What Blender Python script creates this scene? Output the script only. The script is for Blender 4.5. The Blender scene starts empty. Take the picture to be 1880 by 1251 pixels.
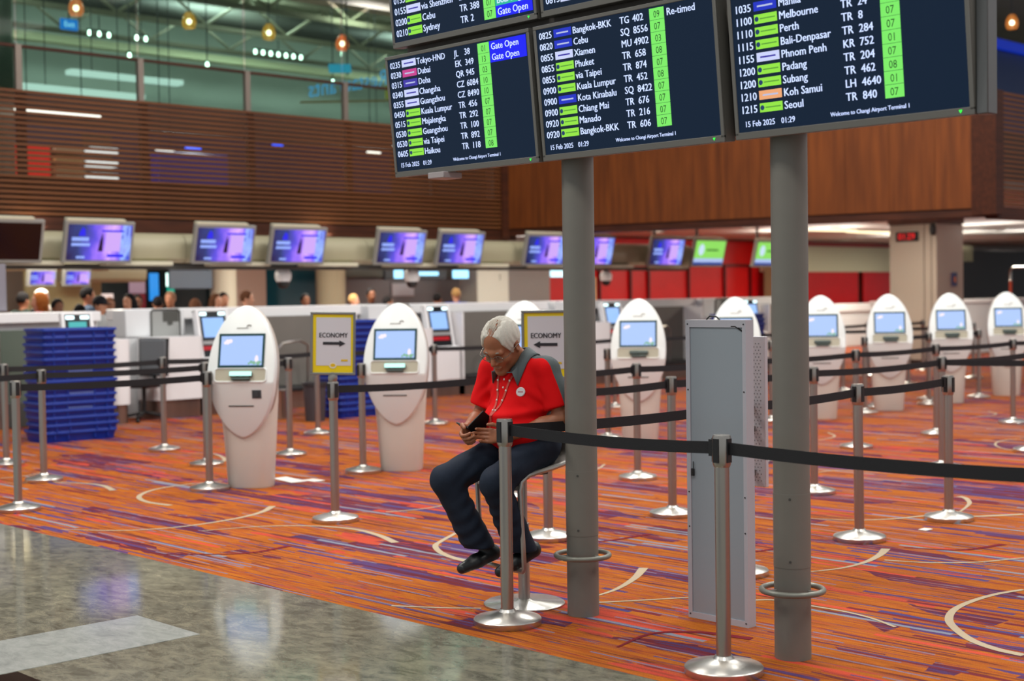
import bpy, math, random
import numpy as np
from mathutils import Matrix, Vector
R = math.radians
scn = bpy.context.scene
COL = scn.collection

# ------------------------------------------------------------------ camera, world, lights, exposure
# x runs along the check-in counters, y runs along the departure board and the carpet edge (metres)
AL, PITCH, ROLL = R(44.1), math.atan(82 / 2611), math.atan(0.0148)
rgt = Vector((math.cos(AL), -math.sin(AL), 0))
fwd = Vector((math.sin(AL) * math.cos(PITCH), math.cos(AL) * math.cos(PITCH), -math.sin(PITCH)))
upv = rgt.cross(fwd)
cxv = rgt * math.cos(ROLL) - upv * math.sin(ROLL)
cyv = rgt * math.sin(ROLL) + upv * math.cos(ROLL)
cam_d = bpy.data.cameras.new('camera')
cam = bpy.data.objects.new('camera', cam_d)
COL.objects.link(cam)
M4 = Matrix((cxv, cyv, -fwd)).transposed().to_4x4()
M4.translation = (0, 0, 1.59)
cam.matrix_world = M4
cam_d.sensor_width = 36
cam_d.lens = 50
cam_d.clip_end = 300
cam_d.dof.use_dof = True
cam_d.dof.focus_distance = 7.0
cam_d.dof.aperture_fstop = 2.0
scn.camera = cam

scn.cycles.use_adaptive_sampling = True
scn.cycles.adaptive_threshold = 0.025
scn.cycles.max_bounces = 6
scn.cycles.diffuse_bounces = 3
scn.cycles.glossy_bounces = 3
scn.cycles.transmission_bounces = 4
scn.cycles.caustics_reflective = False
scn.cycles.caustics_refractive = False
scn.view_settings.view_transform = 'Standard'
scn.view_settings.look = 'None'
scn.view_settings.exposure = 0.22
scn.view_settings.gamma = 1.0
scn.view_settings.use_curve_mapping = False

world = bpy.data.worlds.new('hall_ambient')
scn.world = world
world.use_nodes = True
world.node_tree.nodes['Background'].inputs[0].default_value = (0.9, 0.95, 1.0, 1)
world.node_tree.nodes['Background'].inputs[1].default_value = 0.42

def area(name, loc, size, power, color=(1, 0.95, 0.88), rot=(0, 0, 0), sy=None):
    d = bpy.data.lights.new(name, 'AREA')
    d.energy = power
    d.color = color
    d.size = size
    if sy:
        d.shape = 'RECTANGLE'
        d.size_y = sy
    o = bpy.data.objects.new(name, d)
    o.location = loc
    o.rotation_euler = rot
    COL.objects.link(o)
    return o
# high hall ceiling luminaires, a regular grid
for hx in (0, 6, 12, 18):
    for hy, hp in ((-1, 190), (5, 180), (11, 380)):
        area('hall_ceiling_light', (hx, hy, 9.5), 2.0, hp)
# recessed lighting under the mezzanine
for hx in (10, 16, 22, 28, 34, 40):
    area('undercroft_light', (hx, 20.9, 3.1), 1.6, 190, (1, 0.92, 0.78))
for hx in (25, 31):
    area('undercroft_light', (hx, 15, 3.1), 1.2, 110, (1, 0.92, 0.78))
# unseen upward fill lights, added to brighten the low ceiling
for hx in (9, 14, 19, 24, 30, 36):
    area('ceiling_fill_and_oval', (hx, 20.3, 2.62), 0.5, 60, (1, 0.95, 0.86), (math.pi, 0, 0), 3.0)
for hx in (32, 37):
    area('ceiling_fill_and_oval', (hx, 17.2, 2.6), 0.5, 45, (1, 0.95, 0.9), (math.pi, 0, 0), 3.0)
# mezzanine lighting
for hx in (11, 17, 23):
    area('mezzanine_light', (hx, 25.5, 8.7), 1.2, 330, (0.95, 1, 0.95))

for hx in (12, 18, 24):
    area('mezzanine_ceiling_fill', (hx, 22.5, 7.0), 1.0, 60, (1, 0.93, 0.8), (math.pi, 0, 0))  # added upward fill that brightens the mezzanine ceiling

# ------------------------------------------------------------------ materials
def lin(c):
    c = c / 255.0
    return c / 12.92 if c <= 0.04045 else ((c + 0.055) / 1.055) ** 2.4
def rgb(r, g, b):
    return (lin(r), lin(g), lin(b), 1)
MATS = {}
def mat(name, color, rough=0.5, metal=0.0, emit=None, es=0.0, noise=0.0, nscale=40.0, spec=0.5, bump=0.0, stretch=(1, 1, 1), trans=0.0, alpha=1.0, coat=0.0, sample=True):
    if name in MATS:
        return MATS[name]
    m = bpy.data.materials.new(name)
    m.use_nodes = True
    nt = m.node_tree
    b = nt.nodes['Principled BSDF']
    col = rgb(*color)
    b.inputs['Base Color'].default_value = col
    b.inputs['Roughness'].default_value = rough
    b.inputs['Metallic'].default_value = metal
    b.inputs['Specular IOR Level'].default_value = spec
    b.inputs['Transmission Weight'].default_value = trans
    b.inputs['Alpha'].default_value = alpha
    b.inputs['Coat Weight'].default_value = coat
    if emit:
        b.inputs['Emission Color'].default_value = rgb(*emit)
        b.inputs['Emission Strength'].default_value = es
        if not sample:
            m.cycles.emission_sampling = 'NONE'
    tc = nt.nodes.new('ShaderNodeTexCoord')
    mp = nt.nodes.new('ShaderNodeMapping')
    mp.inputs['Scale'].default_value = stretch
    nz = nt.nodes.new('ShaderNodeTexNoise')
    nz.inputs['Scale'].default_value = nscale
    nz.inputs['Detail'].default_value = 3
    nt.links.new(tc.outputs['Object'], mp.inputs[0])
    nt.links.new(mp.outputs[0], nz.inputs['Vector'])
    if noise > 0:
        mx = nt.nodes.new('ShaderNodeMix')
        mx.data_type = 'RGBA'
        mx.inputs[6].default_value = tuple(c * (1 - noise) for c in col[:3]) + (1,)
        mx.inputs[7].default_value = tuple(min(1, c * (1 + noise)) for c in col[:3]) + (1,)
        nt.links.new(nz.outputs['Fac'], mx.inputs[0])
        nt.links.new(mx.outputs[2], b.inputs['Base Color'])
    else:
        rr = nt.nodes.new('ShaderNodeMapRange')
        rr.inputs[3].default_value = max(0.02, rough - 0.03)
        rr.inputs[4].default_value = min(1, rough + 0.03)
        nt.links.new(nz.outputs['Fac'], rr.inputs[0])
        nt.links.new(rr.outputs[0], b.inputs['Roughness'])
    if bump > 0:
        bp = nt.nodes.new('ShaderNodeBump')
        bp.inputs['Strength'].default_value = bump
        bp.inputs['Distance'].default_value = 0.01
        nt.links.new(nz.outputs['Fac'], bp.inputs['Height'])
        nt.links.new(bp.outputs[0], b.inputs['Normal'])
    MATS[name] = m
    return m
def emis(name, color, s, sample=True):
    return mat(name, (8, 8, 10), 0.4, emit=color, es=s, sample=sample)

steel = mat('brushed_steel', (172, 166, 158), 0.28, 0.95, noise=0.10, nscale=30, stretch=(1, 1, 0.05))
steel_base = mat('brushed_steel_base', (205, 202, 196), 0.3, 0.95, noise=0.08, nscale=60)
chrome = mat('chrome', (200, 198, 192), 0.12, 1.0)
black_pl = mat('black_plastic', (22, 22, 24), 0.5)
webbing = mat('black_webbing', (21, 21, 25), 0.75, noise=0.25, nscale=300, bump=0.2)
post_grey = mat('grey_painted_steel', (120, 117, 109), 0.5, 0.1, noise=0.08, nscale=8)
bezel_grey = mat('grey_bezel', (112, 110, 104), 0.45, 0.2)
frame_grey = mat('grey_board_frame', (98, 93, 87), 0.6)
kiosk_white = mat('kiosk_white', (229, 234, 232), 0.32, noise=0.03, nscale=4)
kiosk_bounce_tint = mat('kiosk_pedestal_bounce', (212, 203, 192), 0.4, noise=0.03, nscale=4)  # pedestal colour includes warm bounce light from the carpet
kiosk_edge = mat('kiosk_edge_grey', (172, 162, 154), 0.35)
dark_teal = mat('dark_teal_bezel', (12, 60, 62), 0.35)
white_pt = mat('white_laminate', (234, 233, 234), 0.35, noise=0.02, nscale=3)
grey_lam = mat('light_grey_laminate', (214, 216, 218), 0.45, noise=0.03, nscale=3)
dark_grey = mat('dark_grey_recess', (72, 72, 68), 0.6, noise=0.1, nscale=5)
glass_grey = mat('grey_green_glass_panel', (92, 102, 92), 0.25, noise=0.05, nscale=2)
plinth_steel = mat('steel_plinth', (150, 132, 120), 0.3, 0.85, noise=0.2, nscale=12, stretch=(1, 1, 0.02))
blue_tray = mat('blue_plastic', (4, 42, 138), 0.38, noise=0.12, nscale=6)
cream_beam = mat('cream_beam', (168, 162, 134), 0.45, noise=0.04, nscale=3)
cream_lt = mat('pale_cream', (205, 200, 176), 0.5, noise=0.03, nscale=2)
text_white = emis('screen_text_white', (196, 212, 255), 1.15, False)
red_pt = mat('red_wall_panel', (206, 10, 16), 0.4, noise=0.12, nscale=2)
skin = None

def nodes_of(name):
    m = bpy.data.materials.new(name)
    m.use_nodes = True
    return m, m.node_tree, m.node_tree.nodes['Principled BSDF']

def carpet_material():
    m, nt, b = nodes_of('patterned_carpet')
    N, L = nt.nodes.new, nt.links.new
    tc = N('ShaderNodeTexCoord')
    def noise(scale_vec, detail=2.0, off=(0, 0, 0), distort=0.0, rough=0.5):
        mp = N('ShaderNodeMapping')
        mp.inputs['Scale'].default_value = scale_vec
        mp.inputs['Location'].default_value = off
        L(tc.outputs['Object'], mp.inputs[0])
        n = N('ShaderNodeTexNoise')
        n.inputs['Scale'].default_value = 1
        n.inputs['Detail'].default_value = detail
        n.inputs['Roughness'].default_value = rough
        n.inputs['Distortion'].default_value = distort
        L(mp.outputs[0], n.inputs['Vector'])
        return n.outputs['Fac']
    def ramp(fac, stops, interp='CONSTANT'):
        r = N('ShaderNodeValToRGB')
        r.color_ramp.interpolation = interp
        e = r.color_ramp.elements
        e[0].position, e[0].color = stops[0][0], rgb(*stops[0][1])
        e[1].position, e[1].color = stops[1][0], rgb(*stops[1][1])
        for p, c in stops[2:]:
            q = e.new(p)
            q.color = rgb(*c)
        L(fac, r.inputs[0])
        return r.outputs[0]
    def mix(f, a, b_):
        x = N('ShaderNodeMix')
        x.data_type = 'RGBA'
        L(f, x.inputs[0]); L(a, x.inputs[6]); L(b_, x.inputs[7])
        return x.outputs[2]
    streak = noise((24, 0.85, 1), 3.0, (3.1, 0, 0), 0.25, 0.62)
    streak2 = noise((15, 0.7, 1), 2.0, (40, 7, 0), 0.15)
    zone = noise((0.95, 0.55, 1), 1.5, (11, 3, 0), 0.6)
    zone2 = noise((3.2, 0.9, 1), 1.0, (5, 21, 0), 0.5)
    warm = ramp(streak, [(0.0, (88, 36, 40)), (0.36, (124, 58, 32)), (0.41, (158, 84, 26)), (0.46, (176, 98, 24)), (0.515, (162, 80, 26)), (0.56, (134, 54, 40)), (0.585, (100, 78, 100)), (0.60, (168, 88, 32)), (0.66, (172, 64, 44))])
    cool = ramp(streak2, [(0.0, (74, 50, 90)), (0.38, (104, 34, 42)), (0.46, (88, 30, 46)), (0.50, (80, 50, 92)), (0.53, (116, 40, 42)), (0.575, (160, 76, 34)), (0.595, (104, 112, 134)), (0.61, (108, 36, 44)), (0.65, (70, 56, 100))])
    red = ramp(streak, [(0.0, (150, 62, 46)), (0.45, (186, 68, 50)), (0.56, (176, 84, 46)), (0.62, (120, 44, 48))])
    def math_(op, x, y=None, z=None):
        m_ = N('ShaderNodeMath'); m_.operation = op
        for i, q in enumerate((x, y, z)):
            if q is None:
                continue
            if isinstance(q, (int, float)):
                m_.inputs[i].default_value = q
            else:
                L(q, m_.inputs[i])
        return m_.outputs[0]
    xyz = N('ShaderNodeSeparateXYZ')
    L(tc.outputs['Object'], xyz.inputs[0])
    rag = noise((9, 5, 1), 2.0, (2, 9, 0))
    def dashes(kx, ky, seed):
        """rectangular woven dashes: bands across x, each cut into random lengths along y"""
        bx = math_('FLOOR', math_('ADD', math_('MULTIPLY', xyz.outputs[0], kx), math_('MULTIPLY_ADD', rag, 0.8, seed)))
        w1 = N('ShaderNodeTexWhiteNoise'); w1.noise_dimensions = '1D'
        L(bx, w1.inputs['W'])
        by = math_('FLOOR', math_('ADD', math_('MULTIPLY', xyz.outputs[1], ky), math_('MULTIPLY', w1.outputs['Value'], 17.0)))
        cb = N('ShaderNodeCombineXYZ')
        L(bx, cb.inputs[0]); L(by, cb.inputs[1]); cb.inputs[2].default_value = seed
        w2 = N('ShaderNodeTexWhiteNoise'); w2.noise_dimensions = '3D'
        L(cb.outputs[0], w2.inputs['Vector'])
        return w2.outputs['Value']
    c = warm
    zsoft = math_('MULTIPLY', math_('SUBTRACT', zone, 0.5), 1.6)
    # broad blocks: maroon, purple, red
    d1 = dashes(6.5, 0.75, 3.0)
    pick = math_('GREATER_THAN', math_('ADD', d1, zsoft), 0.81)
    c = mix(pick, c, cool)
    d2 = dashes(11.0, 0.9, 11.0)
    pick2 = math_('GREATER_THAN', math_('ADD', d2, math_('MULTIPLY', math_('SUBTRACT', zone2, 0.5), 1.2)), 0.985)
    c = mix(pick2, c, red)
    # narrow dashes: purple, slate, pale blue, maroon
    d3 = dashes(30.0, 1.1, 23.0)
    narrow = ramp(d3, [(0.0, (84, 58, 104)), (0.86, (84, 58, 104)), (0.91, (112, 38, 46)), (0.935, (72, 62, 116)), (0.96, (128, 132, 146)), (0.98, (196, 74, 52))])
    pick3 = math_('GREATER_THAN', math_('ADD', d3, math_('MULTIPLY', zsoft, 0.30)), 0.885)
    c = mix(pick3, c, narrow)
    d4 = dashes(70.0, 1.6, 37.0)
    thin = ramp(d4, [(0.0, (96, 60, 100)), (0.88, (96, 44, 60)), (0.93, (124, 110, 132)), (0.97, (84, 70, 112))])
    pick4 = math_('GREATER_THAN', d4, 0.92)
    c = mix(pick4, c, thin)
    # pile speckle
    sp = noise((260, 260, 1), 1.0)
    spk = N('ShaderNodeMapRange'); spk.inputs[1].default_value = 0.3; spk.inputs[2].default_value = 0.7
    spk.inputs[3].default_value = 0.58; spk.inputs[4].default_value = 1.22
    L(sp, spk.inputs[0])
    mul = N('ShaderNodeMix'); mul.data_type = 'RGBA'; mul.blend_type = 'MULTIPLY'; mul.inputs[0].default_value = 1
    L(c, mul.inputs[6]); L(spk.outputs[0], mul.inputs[7])
    L(mul.outputs[2], b.inputs['Base Color'])
    b.inputs['Roughness'].default_value = 0.95
    b.inputs['Specular IOR Level'].default_value = 0.15
    return m
def granite_material(name, cols, gloss=0.09):
    m, nt, b = nodes_of(name)
    N, L = nt.nodes.new, nt.links.new
    tc = N('ShaderNodeTexCoord')
    mp = N('ShaderNodeMapping')
    mp.inputs['Scale'].default_value = (5.0, 2.6, 1)
    mp.inputs['Rotation'].default_value = (0, 0, 0.5)
    L(tc.outputs['Object'], mp.inputs[0])
    n = N('ShaderNodeTexNoise')
    n.inputs['Scale'].default_value = 2.6
    n.inputs['Detail'].default_value = 9
    n.inputs['Roughness'].default_value = 0.80
    n.inputs['Distortion'].default_value = 0.6
    L(mp.outputs[0], n.inputs['Vector'])
    r = N('ShaderNodeValToRGB')
    e = r.color_ramp.elements
    e[0].position, e[0].color = 0.34, rgb(*cols[0])
    e[1].position, e[1].color = 0.72, rgb(*cols[2])
    q = e.new(0.5); q.color = rgb(*cols[1])
    L(n.outputs['Fac'], r.inputs[0])
    L(r.outputs[0], b.inputs['Base Color'])
    b.inputs['Roughness'].default_value = gloss
    b.inputs['Specular IOR Level'].default_value = 0.6
    return m
def wood_material(name, dark, light, axis_scale=(30, 30, 1.2), rough=0.58):
    m, nt, b = nodes_of(name)
    N, L = nt.nodes.new, nt.links.new
    tc = N('ShaderNodeTexCoord')
    mp = N('ShaderNodeMapping')
    mp.inputs['Scale'].default_value = axis_scale
    L(tc.outputs['Object'], mp.inputs[0])
    n = N('ShaderNodeTexNoise')
    n.inputs['Scale'].default_value = 1
    n.inputs['Detail'].default_value = 5
    L(mp.outputs[0], n.inputs['Vector'])
    r = N('ShaderNodeValToRGB')
    e = r.color_ramp.elements
    e[0].position, e[0].color = 0.3, rgb(*dark)
    e[1].position, e[1].color = 0.7, rgb(*light)
    L(n.outputs['Fac'], r.inputs[0])
    L(r.outputs[0], b.inputs['Base Color'])
    b.inputs['Roughness'].default_value = rough
    b.inputs['Specular IOR Level'].default_value = 0.25
    return m
carpet = carpet_material()
granite = granite_material('polished_granite', [(70, 68, 58), (112, 110, 97), (150, 144, 122)])
granite_lt = granite_material('pale_granite_inlay', [(128, 132, 130), (150, 154, 150), (172, 174, 170)], 0.15)
granite_dk = granite_material('black_granite_inlay', [(16, 16, 18), (24, 24, 24), (34, 34, 34)])
wood_panel = wood_material('walnut_panel', (86, 42, 11), (120, 63, 20), (9, 9, 0.7))
wood_slat = wood_material('walnut_slat', (86, 49, 24), (112, 67, 35), (0.7, 30, 30))
wood_dark = wood_material('dark_walnut_trim', (52, 24, 12), (76, 38, 20), (2, 20, 20))

# ------------------------------------------------------------------ mesh helpers
class MB:
    def __init__(s):
        s.v, s.f, s.mi, s.sm = [], [], [], []
    def add(s, v, f, mi=0, smooth=False):
        o = len(s.v)
        s.v += [tuple(p) for p in v]
        s.f += [tuple(i + o for i in q) for q in f]
        s.mi += [mi] * len(f)
        s.sm += [smooth] * len(f)
        return s
    def box(s, x0, x1, y0, y1, z0, z1, mi=0, M=None, bev=0.0):
        if bev <= 0:
            v = [(x, y, z) for z in (z0, z1) for y in (y0, y1) for x in (x0, x1)]
            f = [(0, 2, 3, 1), (4, 5, 7, 6), (0, 1, 5, 4), (2, 6, 7, 3), (0, 4, 6, 2), (1, 3, 7, 5)]
        else:   # chamfered in the plan of all three axes
            b = bev
            v, f = [], []
            X, Y, Z = (x0, x1), (y0, y1), (z0, z1)
            idx = {}
            for i in (0, 1):
                for j in (0, 1):
                    for k in (0, 1):
                        sx, sy, sz = (1 if i == 0 else -1), (1 if j == 0 else -1), (1 if k == 0 else -1)
                        for a, p in enumerate([(X[i], Y[j] + sy * b, Z[k] + sz * b), (X[i] + sx * b, Y[j], Z[k] + sz * b), (X[i] + sx * b, Y[j] + sy * b, Z[k])]):
                            idx[(i, j, k, a)] = len(v)
                            v.append(p)
            def q(*c):
                f.append(tuple(idx[x] for x in c))
            for i in (0, 1):
                a = [(i, 0, 0, 0), (i, 1, 0, 0), (i, 1, 1, 0), (i, 0, 1, 0)]
                q(*(a if i else a[::-1]))
                a = [(0, i, 0, 1), (0, i, 1, 1), (1, i, 1, 1), (1, i, 0, 1)]
                q(*(a if i else a[::-1]))
                a = [(0, 0, i, 2), (1, 0, i, 2), (1, 1, i, 2), (0, 1, i, 2)]
                q(*(a if i else a[::-1]))
            for i in (0, 1):
                for j in (0, 1):
                    q((i, j, 0, 0), (i, j, 1, 0), (i, j, 1, 1), (i, j, 0, 1))
                    q((i, 0, j, 0), (i, 1, j, 0), (i, 1, j, 2), (i, 0, j, 2))
                    q((0, i, j, 1), (1, i, j, 1), (1, i, j, 2), (0, i, j, 2))
                    for k in (0, 1):
                        q((i, j, k, 0), (i, j, k, 1), (i, j, k, 2))
        if M is not None:
            v = [M @ Vector(p) for p in v]
        return s.add(v, f, mi)
    def lathe(s, prof, n=24, c=(0, 0, 0), mi=0, smooth=True, cap=True, M=None):
        v, f = [], []
        for r, z in prof:
            for i in range(n):
                a = 2 * math.pi * i / n
                v.append((c[0] + r * math.cos(a), c[1] + r * math.sin(a), c[2] + z))
        for j in range(len(prof) - 1):
            for i in range(n):
                f.append((j * n + i, j * n + (i + 1) % n, (j + 1) * n + (i + 1) % n, (j + 1) * n + i))
        if M is not None:
            v = [M @ Vector(p) for p in v]
        s.add(v, f, mi, smooth)
        if cap:
            o = len(s.v) - len(v)
            k = (len(prof) - 1) * n
            s.f += [tuple(range(o + n - 1, o - 1, -1)), tuple(range(o + k, o + k + n))]
            s.mi += [mi, mi]
            s.sm += [False, False]
        return s
    def tube(s, pts, r, n=8, mi=0, closed=False):
        P = [Vector(p) for p in pts]
        m = len(P)
        rr = r if isinstance(r, (list, tuple)) else [r] * m
        v, f = [], []
        prev = None
        for i in range(m):
            a = P[(i - 1) % m] if (closed or i > 0) else P[0]
            b = P[(i + 1) % m] if (closed or i < m - 1) else P[-1]
            t = (b - a).normalized()
            ref = prev if prev is not None else (Vector((0, 0, 1)) if abs(t.z) < 0.9 else Vector((1, 0, 0)))
            n1 = (ref - t * ref.dot(t)).normalized()
            prev = n1
            n2 = t.cross(n1)
            for k in range(n):
                q = 2 * math.pi * k / n
                v.append(P[i] + (n1 * math.cos(q) + n2 * math.sin(q)) * rr[i])
        for i in range(m if closed else m - 1):
            for k in range(n):
                f.append((i * n + k, i * n + (k + 1) % n, ((i + 1) % m) * n + (k + 1) % n, ((i + 1) % m) * n + k))
        o = len(s.v)
        s.add(v, f, mi, True)
        if not closed:
            s.f += [tuple(range(o + n - 1, o - 1, -1)), tuple(range(o + (m - 1) * n, o + m * n))]
            s.mi += [mi, mi]
            s.sm += [False, False]
        return s
    def strip(s, pts, w, up=(0, 0, 1), th=0.004, mi=0):
        """flat band along a path: width w along 'up', thickness th across"""
        P = [Vector(p) for p in pts]
        U = Vector(up).normalized()
        v, f = [], []
        for i, p in enumerate(P):
            t = (P[min(i + 1, len(P) - 1)] - P[max(i - 1, 0)]).normalized()
            u = (U - t * U.dot(t)).normalized()
            n = t.cross(u).normalized()
            for a, b in ((-1, -1), (1, -1), (1, 1), (-1, 1)):
                v.append(p + u * (a * w / 2) + n * (b * th / 2))
        for i in range(len(P) - 1):
            for k in range(4):
                f.append((i * 4 + k, i * 4 + (k + 1) % 4, i * 4 + 4 + (k + 1) % 4, i * 4 + 4 + k))
        e = (len(P) - 1) * 4
        f += [(3, 2, 1, 0), (e, e + 1, e + 2, e + 3)]
        return s.add(v, f, mi)
    def poly(s, pts, z0, z1, mi=0, M=None):
        """prism from a plan outline"""
        n = len(pts)
        v = [(x, y, z0) for x, y in pts] + [(x, y, z1) for x, y in pts]
        f = [tuple(range(n - 1, -1, -1)), tuple(range(n, 2 * n))]
        f += [(i, (i + 1) % n, n + (i + 1) % n, n + i) for i in range(n)]
        if M is not None:
            v = [M @ Vector(p) for p in v]
        return s.add(v, f, mi)
    def mesh(s, name):
        me = bpy.data.meshes.new(name)
        me.from_pydata(s.v, [], s.f)
        me.polygons.foreach_set('material_index', s.mi)
        me.polygons.foreach_set('use_smooth', s.sm)
        me.update()
        me.set_sharp_from_angle(angle=R(38))
        return me
    def build(s, name, mats, parent=None, loc=None, rz=0.0):
        return mk(name, s.mesh(name), mats, parent, loc, rz)
def mk(name, me, mats=None, parent=None, loc=None, rz=0.0):
    if mats is not None:
        if not isinstance(mats, (list, tuple)):
            mats = [mats]
        me.materials.clear()
        for m in mats:
            me.materials.append(m)
    o = bpy.data.objects.new(name, me)
    COL.objects.link(o)
    if parent is not None:
        o.parent = parent
    if loc is not None:
        o.location = loc
    if rz:
        o.rotation_euler = (0, 0, rz)
    return o
def thing(name, label, cat, loc=(0, 0, 0), rz=0.0, group=None):
    o = bpy.data.objects.new(name, None)
    o.empty_display_size = 0.1
    COL.objects.link(o)
    o.location = loc
    o.rotation_euler = (0, 0, rz)
    return tag(o, label, cat, group)
def tag(o, label, cat, group=None):
    o['label'] = label
    o['category'] = cat
    if group:
        o['group'] = group
    return o
def struct(o, label=None):
    o['kind'] = 'structure'
    if label:
        o['label'] = label
    return o
def dup(root, loc=None, rz=None, label=None):
    r = root.copy()
    COL.objects.link(r)
    if loc is not None:
        r.location = loc
    if rz is not None:
        r.rotation_euler = (0, 0, rz)
    if label:
        r['label'] = label
    for ch in list(root.children):
        c = ch.copy()
        COL.objects.link(c)
        c.parent = r
        for g in list(ch.children):
            d = g.copy()
            COL.objects.link(d)
            d.parent = c
    return r
_tc = {}
def text_verts(body, size, bold=0.0):
    k = (body, bold)
    if k not in _tc:
        cu = bpy.data.curves.new('t', 'FONT')
        cu.body = body
        cu.size = 1
        cu.offset = bold
        cu.resolution_u = 2
        ob = bpy.data.objects.new('t', cu)
        me = bpy.data.meshes.new_from_object(ob)
        v = np.array([p.co[:] for p in me.vertices], float).reshape(-1, 3)
        f = [tuple(p.vertices) for p in me.polygons]
        bpy.data.objects.remove(ob)
        bpy.data.meshes.remove(me)
        bpy.data.curves.remove(cu)
        _tc[k] = (v, f)
    v, f = _tc[k]
    return v * size, f
def add_text(mb, body, x, y, size, z=0.0, align='L', sx=1.0, bold=0.012, mi=0, mirror=False, M=None):
    v, f = text_verts(body, size, bold)
    if len(v) == 0:
        return mb
    v = v.copy()
    v[:, 0] *= sx
    w = v[:, 0].max()
    if align == 'C':
        v[:, 0] -= (v[:, 0].max() + v[:, 0].min()) / 2
    elif align == 'R':
        v[:, 0] -= w
    v[:, 0] += x
    v[:, 1] += y
    v[:, 2] += z
    if M is not None:
        v = [M @ Vector(p) for p in v]
    return mb.add(v, f, mi)
def catmull(pts, n=6):
    P = [np.array(p, float) for p in pts]
    P = [2 * P[0] - P[1]] + P + [2 * P[-1] - P[-2]]
    out = []
    for i in range(1, len(P) - 2):
        for k in range(n):
            t = k / n
            a, b, c, d = P[i - 1], P[i], P[i + 1], P[i + 2]
            out.append(0.5 * (2 * b + (c - a) * t + (2 * a - 5 * b + 4 * c - d) * t * t + (3 * b - a - 3 * c + d) * t ** 3))
    out.append(P[-2])
    return out
ORD = ['first', 'second', 'third', 'fourth', 'fifth', 'sixth', 'seventh', 'eighth', 'ninth', 'tenth', 'eleventh', 'twelfth', 'thirteenth', 'fourteenth', 'fifteenth', 'sixteenth', 'seventeenth']

# ------------------------------------------------------------------ floors
EDGE = 4.45
fl = struct(MB().box(EDGE, 60, -6, 40, -0.1, 0).build('floor_carpet', carpet), 'patterned orange, red and purple carpet with pale arcs')
gr = struct(MB().box(-8, EDGE, -6, 30, -0.1, 0).build('floor_granite', granite), 'polished grey-green granite floor in the foreground')
arcs = [
[(6.82,10.72),(6.45,10.77),(6.12,10.68),(5.84,10.42),(5.72,10.09),(5.74,9.76)],
[(5.44,12.13),(5.79,11.85),(5.95,11.52),(5.97,11.25),(5.88,10.92)],
[(4.62,9.32),(4.90,8.94),(5.25,8.78),(5.70,8.80),(6.01,8.92),(6.24,9.11)],
[(5.24,8.51),(5.62,8.36),(5.88,8.09),(5.98,7.78),(5.94,7.45),(5.83,7.13)],
[(6.34,7.11),(6.07,6.95),(5.92,6.84),(5.79,6.64),(5.72,6.44),(5.70,6.28)],
[(6.62,8.20),(6.86,8.12),(7.08,8.12),(7.45,8.21)],
[(4.61,5.68),(4.76,5.44),(4.88,5.29)],
[(5.61,12.49),(5.86,12.49),(6.14,12.66)],
[(7.83,12.96),(7.98,12.77),(7.91,12.46),(7.75,12.13),(7.55,11.94)],
[(7.11,3.49),(6.91,3.54),(6.67,3.55),(6.44,3.52),(6.24,3.44),(6.09,3.33),(5.93,3.16),(5.85,3.00),(5.83,2.86)],
[(6.78,4.59),(6.99,4.52),(7.24,4.52),(7.49,4.58),(7.69,4.66)],
[(7.36,4.47),(7.45,4.25),(7.65,4.04),(7.96,3.90)],
[(5.95,4.39),(6.03,4.30),(6.04,4.09),(6.04,3.89),(6.00,3.71),(5.92,3.54)],
[(8.38,5.67),(8.52,5.40),(8.76,5.22),(9.00,5.13),(9.19,4.87),(9.50,4.66)],
[(9.30,5.04),(9.60,5.14),(9.78,5.22),(9.96,5.35),(10.01,5.43)],
[(14.32,7.02),(14.02,7.09),(13.68,7.01),(13.37,6.81),(13.13,6.48)],
[(10.50,7.10),(10.85,6.98),(10.91,6.54)],
[(5.44,5.05),(5.68,5.09),(5.97,5.21),(6.24,5.37)],
[(5.38,4.94),(5.57,4.81),(5.79,4.67)],
[(9.24,8.72),(9.52,8.74),(9.85,8.94)],
[(17.21,8.92),(16.97,8.69),(16.72,8.62),(16.21,8.65)],
[(13.62,8.98),(13.36,8.72),(13.06,8.62),(12.71,8.61)],
]
arc_m = mat('pale_carpet_yarn', (172, 156, 132), 0.95, noise=0.15, nscale=200, spec=0.1)
arc_d = mat('maroon_carpet_yarn', (112, 34, 44), 0.95, noise=0.2, nscale=200, spec=0.1)
def arc_mesh(pts, w0, w1, z=0.002):
    P = catmull(pts, 7)
    v, f = [], []
    n = len(P)
    for i, p in enumerate(P):
        t = P[min(i + 1, n - 1)] - P[max(i - 1, 0)]
        t = t / np.linalg.norm(t)
        k = i / (n - 1)
        w = (w0 + (w1 - w0) * k) / 2
        nn = np.array((-t[1], t[0])) * w
        v += [(p[0] + nn[0], p[1] + nn[1], z), (p[0] - nn[0], p[1] - nn[1], z)]
    for i in range(n - 1):
        f.append((2 * i, 2 * i + 1, 2 * i + 3, 2 * i + 2))
    return MB().add(v, f)
for i, a in enumerate(arcs):
    if i in (0, 4, 9):
        ln = len(a)
        h1, h2 = a[:ln // 2 + 1], a[ln // 2:]
        P = a
        arc_mesh(P, 0.03, 0.05).build('carpet_arc', arc_m, fl)
    elif i in (1, 2, 3, 8, 10, 13, 14, 17):
        arc_mesh(a, 0.015, 0.055).build('carpet_arc', arc_m, fl)
    else:
        arc_mesh(a, 0.025, 0.02).build('carpet_arc', arc_m, fl)
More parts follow.
